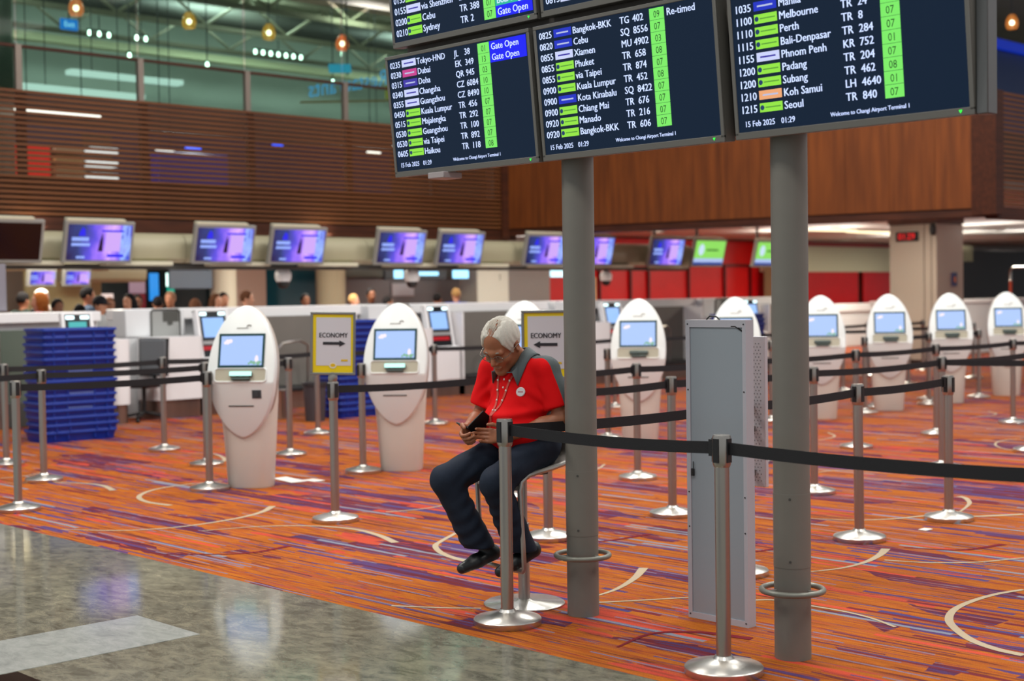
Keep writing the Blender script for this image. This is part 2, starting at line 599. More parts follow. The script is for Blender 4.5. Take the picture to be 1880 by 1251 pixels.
for a in ([(4.60,7.90),(4.95,7.55),(5.30,7.55)], [(6.55,6.35),(6.75,6.15),(7.15,6.10)], [(4.75,4.25),(5.05,4.30),(5.22,4.15),(5.28,3.9)], [(7.8,4.6),(7.95,4.3),(8.3,4.2)], [(6.9,5.4),(7.1,5.2),(7.5,5.15)]):
    arc_mesh(a, 0.015, 0.05).build('carpet_arc', arc_d, fl)
MB().box(-6, 3.6, 5.88, 6.47, 0, 0.0015).build('granite_band', granite_lt, gr)
MB().box(-6, 2.69, 3.0, 5.87, 0, 0.0015).build('granite_band', granite_dk, gr)

# ------------------------------------------------------------------ background shell
struct(MB().box(4, 60, 26.0, 26.3, 0, 3.15).build('wall_back', mat('wall_warm_grey', (150, 140, 130), 0.6, noise=0.05, nscale=1)), 'back wall of the check-in hall')
CEIL = 3.15
struct(MB().box(4, 60, 19.05, 34, CEIL, 3.35).build('ceiling_undercroft', mat('ceiling_grey', (190, 186, 178), 0.55, noise=0.05, nscale=1)))
struct(MB().poly([(19.0, 19.05), (20.4, 10.9), (60, 10.9), (60, 19.05)], CEIL, 3.35).build('ceiling_undercroft_wing', MATS['ceiling_grey']))
deck_m = mat('mezzanine_back_wall_green', (150, 160, 152), 0.5, noise=0.06, nscale=0.6)
struct(MB().box(4, 60, 30, 30.3, 3.35, 8.8).build('wall_mezzanine', deck_m), 'pale green back wall of the mezzanine')
struct(MB().box(4, 20.5, 19.0, 34, 8.8, 9.0).box(20.5, 60, 10.9, 34, 8.8, 9.0).build('ceiling_mezzanine', mat('ceiling_dark', (150, 146, 124), 0.8, noise=0.2, nscale=0.8)))

# louvred parapet of the mezzanine
LV = 19.0
par = struct(MB().box(6.0, 18.3, LV - 0.02, LV + 0.2, 2.66, 2.80, 0).box(6.0, 18.3, LV - 0.05, LV + 0.25, 2.60, 2.68, 0).build('wall_louvre', wood_dark), 'walnut louvre parapet above the counters')
slat_me = MB().box(0, 12.3, -0.02, 0.012, -0.021, 0.021).mesh('slat')
slat_me.materials.append(wood_slat)
for k in range(24):
    o = mk('slat', slat_me, None, par, (6.0, LV - 0.01, 2.845 + k * 0.0735))
post_bl = mat('dark_post', (30, 26, 24), 0.5)
for x in (7.1, 9.0, 10.9, 12.78, 14.72, 16.6, 18.1):
    MB().box(x - 0.06, x + 0.06, LV + 0.03, LV + 0.12, 2.8, 4.55).build('louvre_post', post_bl, par)
struct(MB().box(6.0, 18.3, LV + 0.03, LV + 0.05, 2.8, 3.38).build('trim_2', mat('slab_fascia', (58, 34, 24), 0.6)))
struct(MB().box(4, 60, 29.8, 29.95, 3.35, 6.2).build('wall_mezzanine_dark', mat('mezzanine_darkness', (44, 28, 26), 0.6)))  # dark colour stands in for the darkness behind the slats
struct(MB().box(8.3, 9.1, 19.5, 20.1, 3.35, 8.8).build('wall_column_left', mat('green_grey_column', (150, 152, 138), 0.5)), 'green-grey column at the top left frame edge')
struct(MB().box(20.5, 45, 13.5, 13.7, 3.35, 4.7).build('wall_far_light_block', mat('far_backing', (26, 20, 18), 0.6)))  # dark sheet added to block the bright world behind the louvres
struct(MB().box(18.15, 18.5, 18.93, 19.35, 2.62, 4.6).build('trim_3', wood_dark))
# glass balustrade over the louvres
gl = mat('balustrade_glass', (190, 225, 210), 0.03, trans=1.0, spec=0.5)
gl.node_tree.nodes['Principled BSDF'].inputs['IOR'].default_value = 1.1
bal = thing('glass_balustrade', 'frameless glass balustrade with steel posts above the wooden louvres', 'balustrade', (6, LV + 0.15, 4.55))
MB().box(0, 12.3, -0.03, 0.03, 0.62, 0.66).build('handrail', wood_dark, bal)
for a, b in zip((0, 1.1, 3.0, 4.9, 6.78, 8.72, 10.6), (1.1, 3.0, 4.9, 6.78, 8.72, 10.6, 12.3)):
    MB().box(a + 0.02, b - 0.02, 0.034, 0.046, 0.0, 1.9).build('glass_pane', gl, bal)
for x in (1.1, 3.0, 4.9, 6.78, 8.72, 10.6):
    MB().box(x - 0.045, x + 0.045, -0.05, 0.03, 0.0, 0.66).build('post', mat('taupe_post', (128, 116, 106), 0.4, 0.4), bal)

# walnut panelled bulkhead turning towards the viewer
bx0, by0, bx1, by1 = 18.3, 19.0, 20.3, 10.6
blen = math.hypot(bx1 - bx0, by1 - by0)
bang = math.atan2(by1 - by0, bx1 - bx0)
bulk = MB().box(0, blen, 0.03, 0.4, 2.77, 4.60).box(0, blen, -0.01, 0.4, 2.70, 2.80).build('wall_bulkhead', wood_dark, None, (bx0, by0, 0), bang)
struct(bulk, 'walnut panelled bulkhead behind the departure board')
npan = 12
for k in range(npan):
    a, b = blen * k / npan, blen * (k + 1) / npan
    MB().box(a + 0.002, b - 0.002, -0.0, 0.035, 2.83, 4.56).build('wood_panel', wood_panel, bulk)
par2 = struct(MB().box(20.25, 20.5, 10.35, 10.75, 2.72, 4.6).box(20.4, 34, 10.4, 10.6, 2.66, 2.84).build('wall_louvre_far', wood_dark), 'second louvre parapet at the right edge')
slat2 = MB().box(0, 13.4, -0.02, 0.012, -0.021, 0.021).mesh('slat')
slat2.materials.append(wood_slat)
for k in range(24):
    mk('slat', slat2, None, par2, (20.5, 10.45, 2.89 + k * 0.0735))
blue_lit = emis('blue_led_glow', (8, 50, 190), 0.5)
struct(MB().box(22, 45, 17.0, 17.1, 4.6, 7.72).build('wall_dark_blue', mat('dark_blue_wall', (10, 52, 110), 0.5, noise=0.1, nscale=1)), 'dark blue wall above the far right louvres')
tag(MB().box(24, 45, 16.8, 16.95, 7.5, 7.72).build('light_strip', blue_lit), 'blue light strip along the top of the dark blue wall panel', 'light strip')

# hall back wall in sections (x0, x1, z0, z1, y, material, label)
def panel(name, label, cat, x0, x1, z0, z1, y, m, th=0.08):
    return tag(MB().box(x0, x1, y, y + th, z0, z1, bev=0.01).build(name, m), label, cat)
def wpanel(name, label, cat, x0, x1, z0, z1, y, m, th=0.08):
    return struct(MB().box(x0, x1, y, y + th, z0, z1, bev=0.01).build(name, m), label)
yel = mat('cream_yellow_panel', (196, 190, 140), 0.5, noise=0.04, nscale=1)
wpanel('wall_cream', 'cream yellow wall panel behind the queue at far left', 'wall panel', 11.6, 13.1, 0, 2.45, 24.6, yel)
wpanel('wall_shopfront', 'dark shopfront glazing behind the queue of travellers', 'shopfront', 13.15, 16.0, 0, 3.1, 25.4, mat('dark_shopfront', (10, 26, 30), 0.2, noise=0.4, nscale=1))
wpanel('wall_taupe', 'pinkish taupe wall panel beside the round white column', 'wall panel', 16.05, 17.15, 0, 3.1, 25.1, mat('taupe_pink', (176, 150, 138), 0.5, noise=0.03, nscale=1))
wpanel('wall_teal_glass', 'teal glass wall left of the cream column', 'wall panel', 17.2, 18.7, 0, 3.1, 25.2, mat('teal_glass_wall', (22, 66, 80), 0.15, noise=0.2, nscale=1.5))
wpanel('wall_grey', 'grey wall panel with a small notice behind the counters', 'wall panel', 18.75, 23.2, 0, 2.05, 25.2, mat('mid_grey_panel', (122, 120, 124), 0.5, noise=0.06, nscale=1))
wpanel('wall_upper_grey', 'greenish grey bulkhead above the grey wall panel', 'bulkhead', 18.75, 23.2, 2.05, 3.1, 25.0, mat('bulkhead_green_grey', (96, 104, 96), 0.5, noise=0.06, nscale=1))
wpanel('wall_pale_grey', 'pale grey wall panel right of the white square pillar', 'wall panel', 24.4, 26.0, 0, 3.1, 25.4, mat('pale_grey_panel', (150, 150, 148), 0.5))
red = struct(MB().box(26.0, 37.0, 25.5, 25.99, 0, 3.1).build('wall_red', red_pt), 'glossy red back wall with cupboard recesses')
for a, b in ((27.9, 29.2), (29.9, 31.7), (33.3, 34.6)):
    fr = MB()
    for q in ((a, a + 0.06, 1.0, 2.35), (b - 0.06, b, 1.0, 2.35), (a, b, 2.35, 2.42)):
        fr.box(q[0], q[1], 25.42, 25.5, q[2], q[3])
    fr.build('recess_frame', mat('dark_red_frame', (88, 6, 10), 0.4), red)
panel('notice_board', 'beige notice board on the red wall', 'notice board', 26.9, 27.75, 1.2, 2.05, 25.4, mat('beige_board', (196, 176, 132), 0.6))
struct(MB().box(35.1, 46, 25.3, 25.49, 2.2, 3.0).build('wall_cream_band', mat('cream_band', (222, 220, 190), 0.5)), 'cream upper wall band above the red panels')
wpanel('wall_red_left', 'left red panel under the cream wall band', 'wall panel', 37.1, 40.2, 0.9, 2.2, 25.3, red_pt)
wpanel('wall_red_right', 'right red panel beside the clock pillar', 'wall panel', 40.5, 46, 0.9, 2.2, 25.3, red_pt)
struct(MB().box(37, 46, 25.2, 25.28, 3.0, 3.12).build('trim_1', mat('rose_trim', (170, 70, 70), 0.5)))
panel('column', 'olive cream square pillar beside the red wall', 'pillar', 34.9, 36.2, 0, 3.1, 24.6, mat('olive_cream', (160, 152, 116), 0.5), 0.6)
# columns
def column(label, x, y, r, m):
    tag(MB().lathe([(r, 0), (r, 3.1), (r * 1.05, 3.12), (r * 1.05, CEIL)], 28).build('column', m, None, (x, y, 0)), label, 'column')
column('round white column lit bright behind the travellers', 15.45, 24.1, 0.26, mat('column_white', (214, 213, 196), 0.4))
column('round cream column in front of the teal glass', 18.0, 24.0, 0.31, mat('column_cream', (168, 162, 138), 0.45))
pil = thing('pillar', 'white square pillar behind the counter monitors', 'pillar', (22.4, 24.0, 0))
MB().box(-0.5, 0.5, -0.3, 0.3, 0, CEIL, bev=0.02).build('shaft', mat('pillar_white', (176, 178, 170), 0.45), pil)
MB().box(0.2, 0.22, -0.304, -0.3, 1.95, 2.1).build('hose_bracket', dark_grey, pil)
# clock pillar
cp = thing('clock_pillar', 'large beige clad square pillar carrying a red digital clock', 'pillar', (27.3, 15.3, 0))
pl = mat('beige_cladding', (182, 170, 156), 0.4, noise=0.03, nscale=1)
MB().box(0.0, 1.1, 0.0, 1.1, 0, CEIL).build('core', mat('dark_joint', (52, 40, 36), 0.6), cp)
for a, b in ((0.0, 0.82), (0.83, 0.99)):
    MB().box(-0.02, 0.0, 1.1 - b, 1.1 - a - 0.012, 0.1, 2.98).build('cladding_panel', pl, cp)
MB().box(-0.02, 1.1, -0.02, 0.09, 0.1, 2.98).build('cladding_panel', pl, cp)
MB().box(0.1, 1.1, -0.018, 0.0, 0.1, 2.98).build('cladding_panel', mat('shaded_cladding', (118, 88, 82), 0.4, noise=0.04, nscale=1), cp)  # cladding coloured darker for the pillar's shaded side
MB().box(-0.04, 1.12, -0.04, 1.12, 3.0, CEIL).build('cornice', mat('brown_cornice', (104, 70, 58), 0.5), cp)
ck = thing('digital_clock', 'black digital clock with red figures reading 01:29', 'clock', (27.27, 15.95, 2.73))
MB().box(-0.05, 0, -0.26, 0.26, -0.1, 0.1, bev=0.008).build('case', black_pl, ck)
tb = MB()
add_text(tb, '01:29', 0, -0.062, 0.19, 0.0, 'C', 0.95, 0.0, M=Matrix(((0, 0, -1, -0.053), (-1, 0, 0, 0), (0, 1, 0, 0), (0, 0, 0, 1))))
tb.build('figures', emis('clock_red', (255, 20, 30), 1.0, False), ck)
spk = thing('wall_speaker', 'small black loudspeaker high on the clock pillar corner', 'speaker', (27.22, 15.33, 2.86))
MB().lathe([(0.0, -0.13), (0.05, -0.12), (0.07, -0.02), (0.06, 0.1), (0.0, 0.12)], 12, cap=False).build('body', black_pl, spk)
MB().box(0.0, 0.08, -0.02, 0.02, 0.0, 0.04).build('bracket', black_pl, spk)
psn = thing('pillar_sign', 'small blue sign with orange mark on the shaded pillar face', 'sign')
MB().box(27.9, 28.1, 15.255, 15.282, 1.66, 1.95).build('plate', mat('sign_blue', (28, 44, 108), 0.4), psn)
MB().box(27.96, 28.04, 15.25, 15.256, 1.74, 1.86).build('mark', mat('sign_orange', (220, 120, 40), 0.4), psn)
# dark far right zone
wpanel('wall_dark_opening', 'black panel standing for the unlit opening right of the clock pillar', 'opening', 33.5, 46, 0, 2.7, 20.0, mat('unlit_black', (12, 12, 14), 0.5))  # black colour stands in for the opening's unlit depth
wpanel('wall_olive_bulkhead', 'olive bulkhead under the ceiling right of the clock pillar', 'bulkhead', 33.2, 37.0, 2.35, 2.8, 19.6, mat('olive', (104, 100, 78), 0.6))
tg = thing('trolley_frame', 'bent steel trolley rail with an orange sleeve at far right', 'trolley', (29.2, 14.6, 0))
MB().tube([(0, 0, 1.0), (0, 0, 1.95), (0.04, 0, 2.02), (0.14, 0, 2.05), (1.6, -0.4, 2.05)], 0.025, 8).build('rail', chrome, tg)
MB().tube([(0, 0, 0.0), (0, 0, 1.0)], 0.025, 8).build('upright', chrome, tg)
MB().tube([(0, 0, 1.4), (0, 0, 1.75)], 0.032, 8).build('sleeve', mat('orange_sleeve', (224, 84, 40), 0.5), tg)
tb = MB()
Mr = Matrix(((1, 0, 0, 34.2), (0, 0, -1, 19.9), (0, 1, 0, 2.14), (0, 0, 0, 1)))
wsn = thing('far_sign', 'pale blurred sign lettering in the dark opening at far right', 'sign')
MB().box(-0.1, 1.8, -0.06, 0.16, -0.06, -0.001, M=Mr).build('sign_board', black_pl, wsn)
for q in ((0, 0.07), (0.12, 0.19)) + tuple((0.32 + k * 0.14, 0.42 + k * 0.14) for k in range(9)):
    MB().box(q[0], q[1], -0.01, 0.11, 0, 0.01, M=Mr).build('letter', emis('sign_letters_pale', (220, 215, 220), 0.55, False), wsn)
# low white counter at far right with blue trays on it
fc = thing('low_counter', 'white service counter right of the clock pillar', 'counter', (29.0, 17.3, 0))
MB().box(0, 9, 0, 0.6, 0, 1.25, bev=0.01).build('body', grey_lam, fc)
MB().box(-0.03, 9.03, -0.05, 0.65, 1.25, 1.34, bev=0.01).build('top', white_pt, fc)
fc2 = thing('low_counter', 'white service counter under the red wall panels', 'counter', (34.5, 22.5, 0))
MB().box(0, 11, 0, 0.6, 0, 1.0, bev=0.01).build('body', grey_lam, fc2)
MB().box(-0.03, 11.03, -0.05, 0.65, 1.0, 1.22, bev=0.01).build('top', white_pt, fc2)

# downlights in the low ceiling
dl_m = emis('downlight_lens', (255, 244, 220), 3.2, False)
ring_m = mat('downlight_ring', (150, 146, 138), 0.4)
dl0 = None
for i, (x, y, r) in enumerate(sorted([(27.4, 23.0, .22), (30.9, 24.8, .2), (27.5, 20.3, .2), (29.8, 19.4, .16), (27.6, 17.6, .16), (34.3, 24.8, .2), (33.2, 24.0, .2), (35.6, 22.3, .2), (37.5, 24.0, .2), (32.7, 17.06, .12), (33.9, 17.03, .12), (33.2, 18.0, .12), (36.0, 18.3, .12), (24.0, 21.0, .16), (30.5, 22.0, .14)], key=lambda q: q[0] / q[1])):
    t = thing('downlight', 'round recessed downlight in the low ceiling, %s from the left' % ORD[i], 'downlight', (x, y, CEIL), 0, 'downlights of the undercroft ceiling')
    MB().lathe([(r, -0.012), (r * 0.86, -0.02), (r * 0.84, 0.0)], 20, cap=False).build('ring', ring_m, t)
    MB().lathe([(0.0, -0.008), (r * 0.85, -0.008)], 20, cap=False).build('lens', dl_m, t)
for i, (x, y, lb) in enumerate([(30.5, 20.2, 'left'), (33.4, 20.4, 'right')]):
    t = thing('ceiling_light', 'long oval glowing ceiling light, %s one beyond the board post' % lb, 'ceiling light', (x, y, CEIL))
    MB().poly([(1.5 * math.cos(a), 0.35 * math.sin(a)) for a in np.linspace(0, 2 * math.pi, 28, endpoint=False)], -0.03, -0.01).build('lens', emis('ceiling_fill_and_oval', (255, 236, 190), 1.6), t)
    MB().poly([(1.6 * math.cos(a), 0.42 * math.sin(a)) for a in np.linspace(0, 2 * math.pi, 28, endpoint=False)], -0.012, 0).build('rim', ring_m, t)

# ------------------------------------------------------------------ mezzanine interior
dk_steel = mat('truss_grey', (126, 122, 106), 0.6, noise=0.1, nscale=2)
for j, y in enumerate((21.0, 23.2, 25.4, 27.6)):
    t = thing('roof_truss', '%s pale steel roof truss counted from the louvres' % ORD[j], 'truss', (6, y, 7.9))
    MB().box(0, 40, -0.05, 0.05, 0, 0.1).build('top_chord', dk_steel, t)
    MB().box(0, 40, -0.05, 0.05, -0.75, -0.65).build('bottom_chord', dk_steel, t)
    w = MB()
    for k in range(20):
        w.tube([(k * 2.0, 0, -0.65), (k * 2.0 + 1, 0, 0.0), (k * 2.0 + 2, 0, -0.65)], 0.035, 6)
    w.build('web_bracing', dk_steel, t)
duct_m = mat('duct_dark', (44, 44, 40), 0.6)
for j, (y, z) in enumerate(((22.2, 7.6), (26.6, 7.7))):
    tag(MB().tube([(6, y, z), (45, y, z)], 0.28, 14).build('air_duct', duct_m), ('front' if j == 0 else 'rear') + ' dark round air duct under the mezzanine roof', 'duct')
amber = None
def pendant(label, x, y, z, col, s):
    t = thing('pendant_lamp', label, 'pendant lamp', (x, y, z), 0, 'amber glass pendant lamps')
    g = mat('amber_glass_%s' % s, col, 0.1, emit=col, es=0.35, alpha=0.55)
    MB().lathe([(0.0, 0.17), (0.05, 0.16), (0.10, 0.09), (0.125, 0.0), (0.115, -0.08), (0.09, -0.12)], 18, cap=False).build('shade', g, t)
    MB().lathe([(0.0, -0.05), (0.035, -0.03), (0.045, 0.0), (0.035, 0.035), (0.0, 0.05)], 12, cap=False).build('bulb', emis('bulb_warm', (255, 238, 200), 9.0), t)
    MB().tube([(0, 0, 0.16), (0, 0, 8.8 - z)], 0.012, 6).build('cord', black_pl, t)
pendant('pendant lamp with reddish amber glass beside the blue exit sign', 11.12, 21.5, 6.35, (214, 120, 70), 'a')
pendant('yellow amber pendant lamp, second from the left', 13.21, 21.5, 6.39, (196, 140, 40), 'b')
pendant('small yellow amber pendant lamp, third from the left', 14.85, 21.5, 6.39, (196, 140, 40), 'b')
pendant('orange glass pendant lamp nearest the departure board', 16.5, 21.5, 6.38, (230, 110, 50), 'c')
pendant('amber pendant lamp hanging alone at the right edge', 26.9, 13.4, 6.85, (190, 120, 50), 'd')
spot_m = emis('spot_white', (225, 255, 235), 7.0, False)
rows = [(13.72, 26.0, 6.88, 3, .21), (14.75, 26.0, 6.9, 2, .21), (17.6, 26.0, 6.93, 7, .2), (23.0, 26.0, 7.0, 7, .24), (12.9, 23.0, 5.95, 1, .2), (14.5, 23.0, 5.95, 1, .2), (17.4, 23.0, 5.9, 1, .2), (19.6, 23.0, 5.9, 1, .2), (22.6, 23.0, 5.9, 1, .2)]
for ri, (x, y, z, c, dx) in enumerate(rows):
    t = thing('spotlight_track', ('%s row of white spotlights under the mezzanine roof, counted from the left' if c > 1 else '%s hung white spotlight behind the balustrade, counted with the rows') % ORD[ri], 'spotlight', (x, y, z), 0, 'spotlights under the mezzanine roof')
    MB().box(-0.05, (c - 1) * dx + 0.05, -0.015, 0.015, 0.07, 0.1).build('rail', black_pl, t)
    MB().box((c - 1) * dx / 2 - 0.008, (c - 1) * dx / 2 + 0.008, -0.008, 0.008, 0.1, 8.8 - z).build('hanger', black_pl, t)
    for k in range(c):
        MB().lathe([(0.0, -0.03), (0.026, -0.02), (0.03, 0.02), (0.02, 0.07)], 10).build('spotlight', [spot_m], t, (k * dx, 0, 0))
strip_m = emis('tube_white', (225, 240, 235), 0.85)
def lamp_bar(name, lb, cat, x0, x1, y, z, dy, dz, m):
    t = thing(name, lb, cat, (x0, y, z))
    MB().box(0, x1 - x0, 0, dy, 0, dz, bev=0.006).build('tube', m, t)
    for q in (0.2, 0.8):
        MB().box((x1 - x0) * q - 0.006, (x1 - x0) * q + 0.006, dy / 2 - 0.006, dy / 2 + 0.006, dz, 8.8 - z).build('hanger', black_pl, t)
for (x0, x1, y, z, lb) in ((12.3, 14.6, 24.0, 5.72, 'upper pale light strip behind the glass balustrade'), (10.9, 13.2, 23.0, 5.22, 'lower pale light strip behind the glass balustrade'), (9.0, 10.7, 24.0, 5.55, 'short pale light strip at far left behind the balustrade')):
    lamp_bar('light_strip', lb, 'light strip', x0, x1, y, z, 0.25, 0.09, strip_m)
tag(MB().box(8, 22, 27.0, 27.3, 6.83, 6.98).build('lit_cornice', mat('pale_green_beam', (206, 206, 172), 0.5)), 'pale green beam above the mezzanine back wall', 'beam')
ex = thing('exit_sign', 'small glowing blue exit sign hanging under the roof trusses', 'sign', (12.78, 25.0, 6.8))
MB().box(-0.17, 0.17, -0.03, 0.03, -0.1, 0.1, bev=0.008).build('case', emis('exit_blue', (10, 120, 220), 0.9), ex)
tb = MB()
add_text(tb, 'Exit', 0, -0.045, 0.14, 0, 'C', 1, 0.005, M=Matrix(((1, 0, 0, 0), (0, 0, -1, -0.033), (0, 1, 0, 0), (0, 0, 0, 1))))
tb.build('lettering', emis('exit_letters', (160, 225, 255), 1.2, False), ex)
MB().box(-0.01, 0.01, -0.01, 0.01, 0.1, 2.0).build('hanger', black_pl, ex)
# mirrored lettering modelled behind the glass, imitating a sign's reflection
rs = thing('restaurants_reflection', 'pale blue mirrored Restaurants lettering imitating a reflection in the balustrade glass', 'sign', (16.4, 21.2, 5.55))
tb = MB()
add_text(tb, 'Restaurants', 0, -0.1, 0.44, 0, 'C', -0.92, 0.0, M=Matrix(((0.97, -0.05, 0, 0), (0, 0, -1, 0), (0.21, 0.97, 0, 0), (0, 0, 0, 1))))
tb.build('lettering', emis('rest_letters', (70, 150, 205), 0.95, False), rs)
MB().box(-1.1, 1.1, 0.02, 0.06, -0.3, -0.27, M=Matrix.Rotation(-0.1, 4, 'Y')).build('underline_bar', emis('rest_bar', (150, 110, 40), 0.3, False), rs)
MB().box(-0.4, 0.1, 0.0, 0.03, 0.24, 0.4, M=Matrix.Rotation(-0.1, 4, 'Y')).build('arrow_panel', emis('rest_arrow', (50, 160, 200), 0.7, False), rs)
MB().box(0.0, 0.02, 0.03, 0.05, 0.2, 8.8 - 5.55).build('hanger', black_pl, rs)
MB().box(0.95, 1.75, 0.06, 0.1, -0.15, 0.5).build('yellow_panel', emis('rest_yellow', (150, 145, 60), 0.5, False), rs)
# shops behind the louvres
shop_b = mat('shop_dark_blue', (22, 24, 58), 0.4, noise=0.2, nscale=1)
def shop(name, label, cat, x0, x1, y, z0, z1, m, th=0.3):
    return tag(MB().box(x0, x1, y, y + th, z0, z1, bev=0.01).build(name, m), label, cat)
shop('display_backdrop', 'dark blue shop backdrop behind the louvres', 'backdrop', 9.4, 21.0, 25.6, 3.36, 5.0, shop_b)
shop('red_display', 'tall red display board behind the louvres', 'display board', 11.15, 12.05, 24.4, 3.35, 4.42, mat('red_lit', (200, 16, 16), 0.4, emit=(220, 14, 10), es=0.35))
for j, (x0, x1) in enumerate(((10.05, 10.6), (10.75, 11.08), (12.15, 12.75))):
    t = thing('display_shelf', ('left', 'middle', 'right')[j] + ' lit goods shelf beside the red display behind the louvres', 'shelf', (x0, 24.4, 3.35))
    MB().box(0, x1 - x0, 0.2, 0.25, 0, 1.15).build('back_panel', mat('shelf_back', (60, 48, 40), 0.5), t)
    for k in range(6):
        MB().box(0, x1 - x0, 0, 0.2, 0.1 + k * 0.18, 0.12 + k * 0.18).build('shelf_board', mat('shelf_board', (150, 130, 100), 0.5), t)
        MB().box(0.03, x1 - x0 - 0.03, 0.05, 0.18, 0.12 + k * 0.18, 0.21 + k * 0.18).build('goods', mat('goods_%d' % ((j + k) % 3), [(196, 150, 90), (150, 130, 120), (170, 110, 80)][(j + k) % 3], 0.5, emit=(200, 160, 110), es=0.15), t)  # goods glow faintly in place of shop lighting on them
t = thing('lit_rack', 'white lit rack of horizontal trays behind the louvres', 'rack', (12.85, 24.4, 3.35))
for k in range(5):
    MB().box(0, 0.55, 0, 0.25, 0.05 + k * 0.24, 0.16 + k * 0.24).build('lit_tray', emis('lit_white', (235, 240, 235), 0.9), t)
MB().box(-0.02, 0.57, 0.26, 0.3, 0, 1.4).build('back_panel', mat('shelf_back', (60, 48, 40), 0.5), t)
shop('shop_sign', 'small bright blue lit sign behind the louvres', 'sign', 15.57, 15.94, 25.57, 4.64, 4.74, emis('sign_bright_blue', (30, 90, 255), 1.2), 0.04)
shop('shop_sign', 'second bright blue lit sign right behind the louvres', 'sign', 17.71, 17.98, 25.57, 4.86, 4.95, emis('sign_bright_blue', (30, 90, 255), 1.2), 0.04)
shop('shop_window', 'dim blue shop window behind the middle louvres', 'shop window', 14.6, 16.2, 25.0, 3.35, 4.55, mat('dim_blue', (20, 34, 110), 0.3, emit=(16, 30, 140), es=0.12))
for (x0, x1, y, z, lb) in ((10.0, 11.57, 21.6, 4.62, 'long white light tube seen between the louvre slats'), (13.2, 13.55, 22.6, 4.28, 'short white light seen between the louvre slats'), (19.0, 19.5, 23.0, 4.72, 'white light right behind the louvres by the board'), (18.3, 18.6, 23.0, 4.55, 'faint white light behind the right louvres')):
    lamp_bar('light_tube', lb, 'light tube', x0, x1, y, z, 0.1, 0.05, emis('tube_bright', (250, 250, 235), 1.6))

# ------------------------------------------------------------------ counters, beam and monitors
bm = thing('service_beam', 'long rounded cream service beam above the check-in counters', 'beam', (6, 18.35, 2.14))
prof = [(-0.12, 0.0), (-0.19, 0.06), (-0.21, 0.18), (-0.19, 0.32), (-0.12, 0.40), (0.0, 0.43), (0.15, 0.4), (0.2, 0.2), (0.15, 0.0)]
def extrude_x(prof, x0, x1):
    n_ = len(prof)
    v = [(x0, a, b) for a, b in prof] + [(x1, a, b) for a, b in prof]
    f = [(i, n_ + i, n_ + (i + 1) % n_, (i + 1) % n_) for i in range(n_)]
    f += [tuple(range(n_)), tuple(range(2 * n_ - 1, n_ - 1, -1))]
    return MB().add(v, f, 0, False)
for k in range(12):
    x0 = k * 1.675
    if x0 > 16.5:
        break
    extrude_x(prof, x0 + 0.006, x0 + 1.669).build('beam_casing', cream_beam, bm)
for k in range(10):
    x0 = 0.35 + k * 1.675
    MB().box(x0, x0 + 1.05, -0.3, -0.1, -0.045, 0.015, bev=0.01).build('lamp_tray', cream_lt, bm)
MB().box(0, 16.7, -0.08, 0.12, -0.09, -0.02).build('cable_channel', dark_grey, bm)
# monitors
scr_frame = mat('monitor_frame', (150, 150, 144), 0.4, 0.2)
def ad_material():
    m, nt, b = nodes_of('advert_picture')
    N, L = nt.nodes.new, nt.links.new
    tc = N('ShaderNodeTexCoord')
    mp = N('ShaderNodeMapping'); mp.inputs['Scale'].default_value = (3.2, 1, 2.2)
    L(tc.outputs['Object'], mp.inputs[0])
    n = N('ShaderNodeTexNoise'); n.inputs['Scale'].default_value = 1.5; n.inputs['Detail'].default_value = 4
    L(mp.outputs[0], n.inputs['Vector'])
    sx = N('ShaderNodeSeparateXYZ'); L(tc.outputs['Object'], sx.inputs[0])
    mr = N('ShaderNodeMapRange'); mr.inputs[1].default_value = -0.5; mr.inputs[2].default_value = 0.5
    L(sx.outputs[0], mr.inputs[0])
    ad = N('ShaderNodeMath'); ad.operation = 'ADD'
    ns = N('ShaderNodeMath'); ns.operation = 'MULTIPLY_ADD'; ns.inputs[1].default_value = 0.5; ns.inputs[2].default_value = -0.25
    L(n.outputs['Fac'], ns.inputs[0])
    L(mr.outputs[0], ad.inputs[0]); L(ns.outputs[0], ad.inputs[1])
    r = N('ShaderNodeValToRGB')
    e = r.color_ramp.elements
    e[0].position, e[0].color = 0.0, rgb(28, 26, 70)
    e[1].position, e[1].color = 1.0, rgb(30, 30, 190)
    for p, c in ((0.2, (40, 60, 120)), (0.4, (86, 76, 210)), (0.55, (150, 110, 235)), (0.68, (214, 168, 245)), (0.8, (120, 90, 240)), (0.9, (150, 180, 245))):
        q = e.new(p); q.color = rgb(*c)
    L(ad.outputs[0], r.inputs[0])
    L(r.outputs[0], b.inputs['Emission Color'])
    b.inputs['Emission Strength'].default_value = 1.05
    b.inputs['Base Color'].default_value = (0.01, 0.01, 0.02, 1)
    b.inputs['Roughness'].default_value = 0.2
    return m
ad_m = ad_material()
ad_white = emis('advert_pale_blue', (150, 175, 255), 0.9, False)
ad_dark = emis('advert_deep_violet', (40, 20, 70), 0.5, False)
ad_pink = emis('advert_pink', (206, 168, 245), 0.9, False)
ad_blue = emis('advert_blue', (40, 40, 235), 0.9, False)
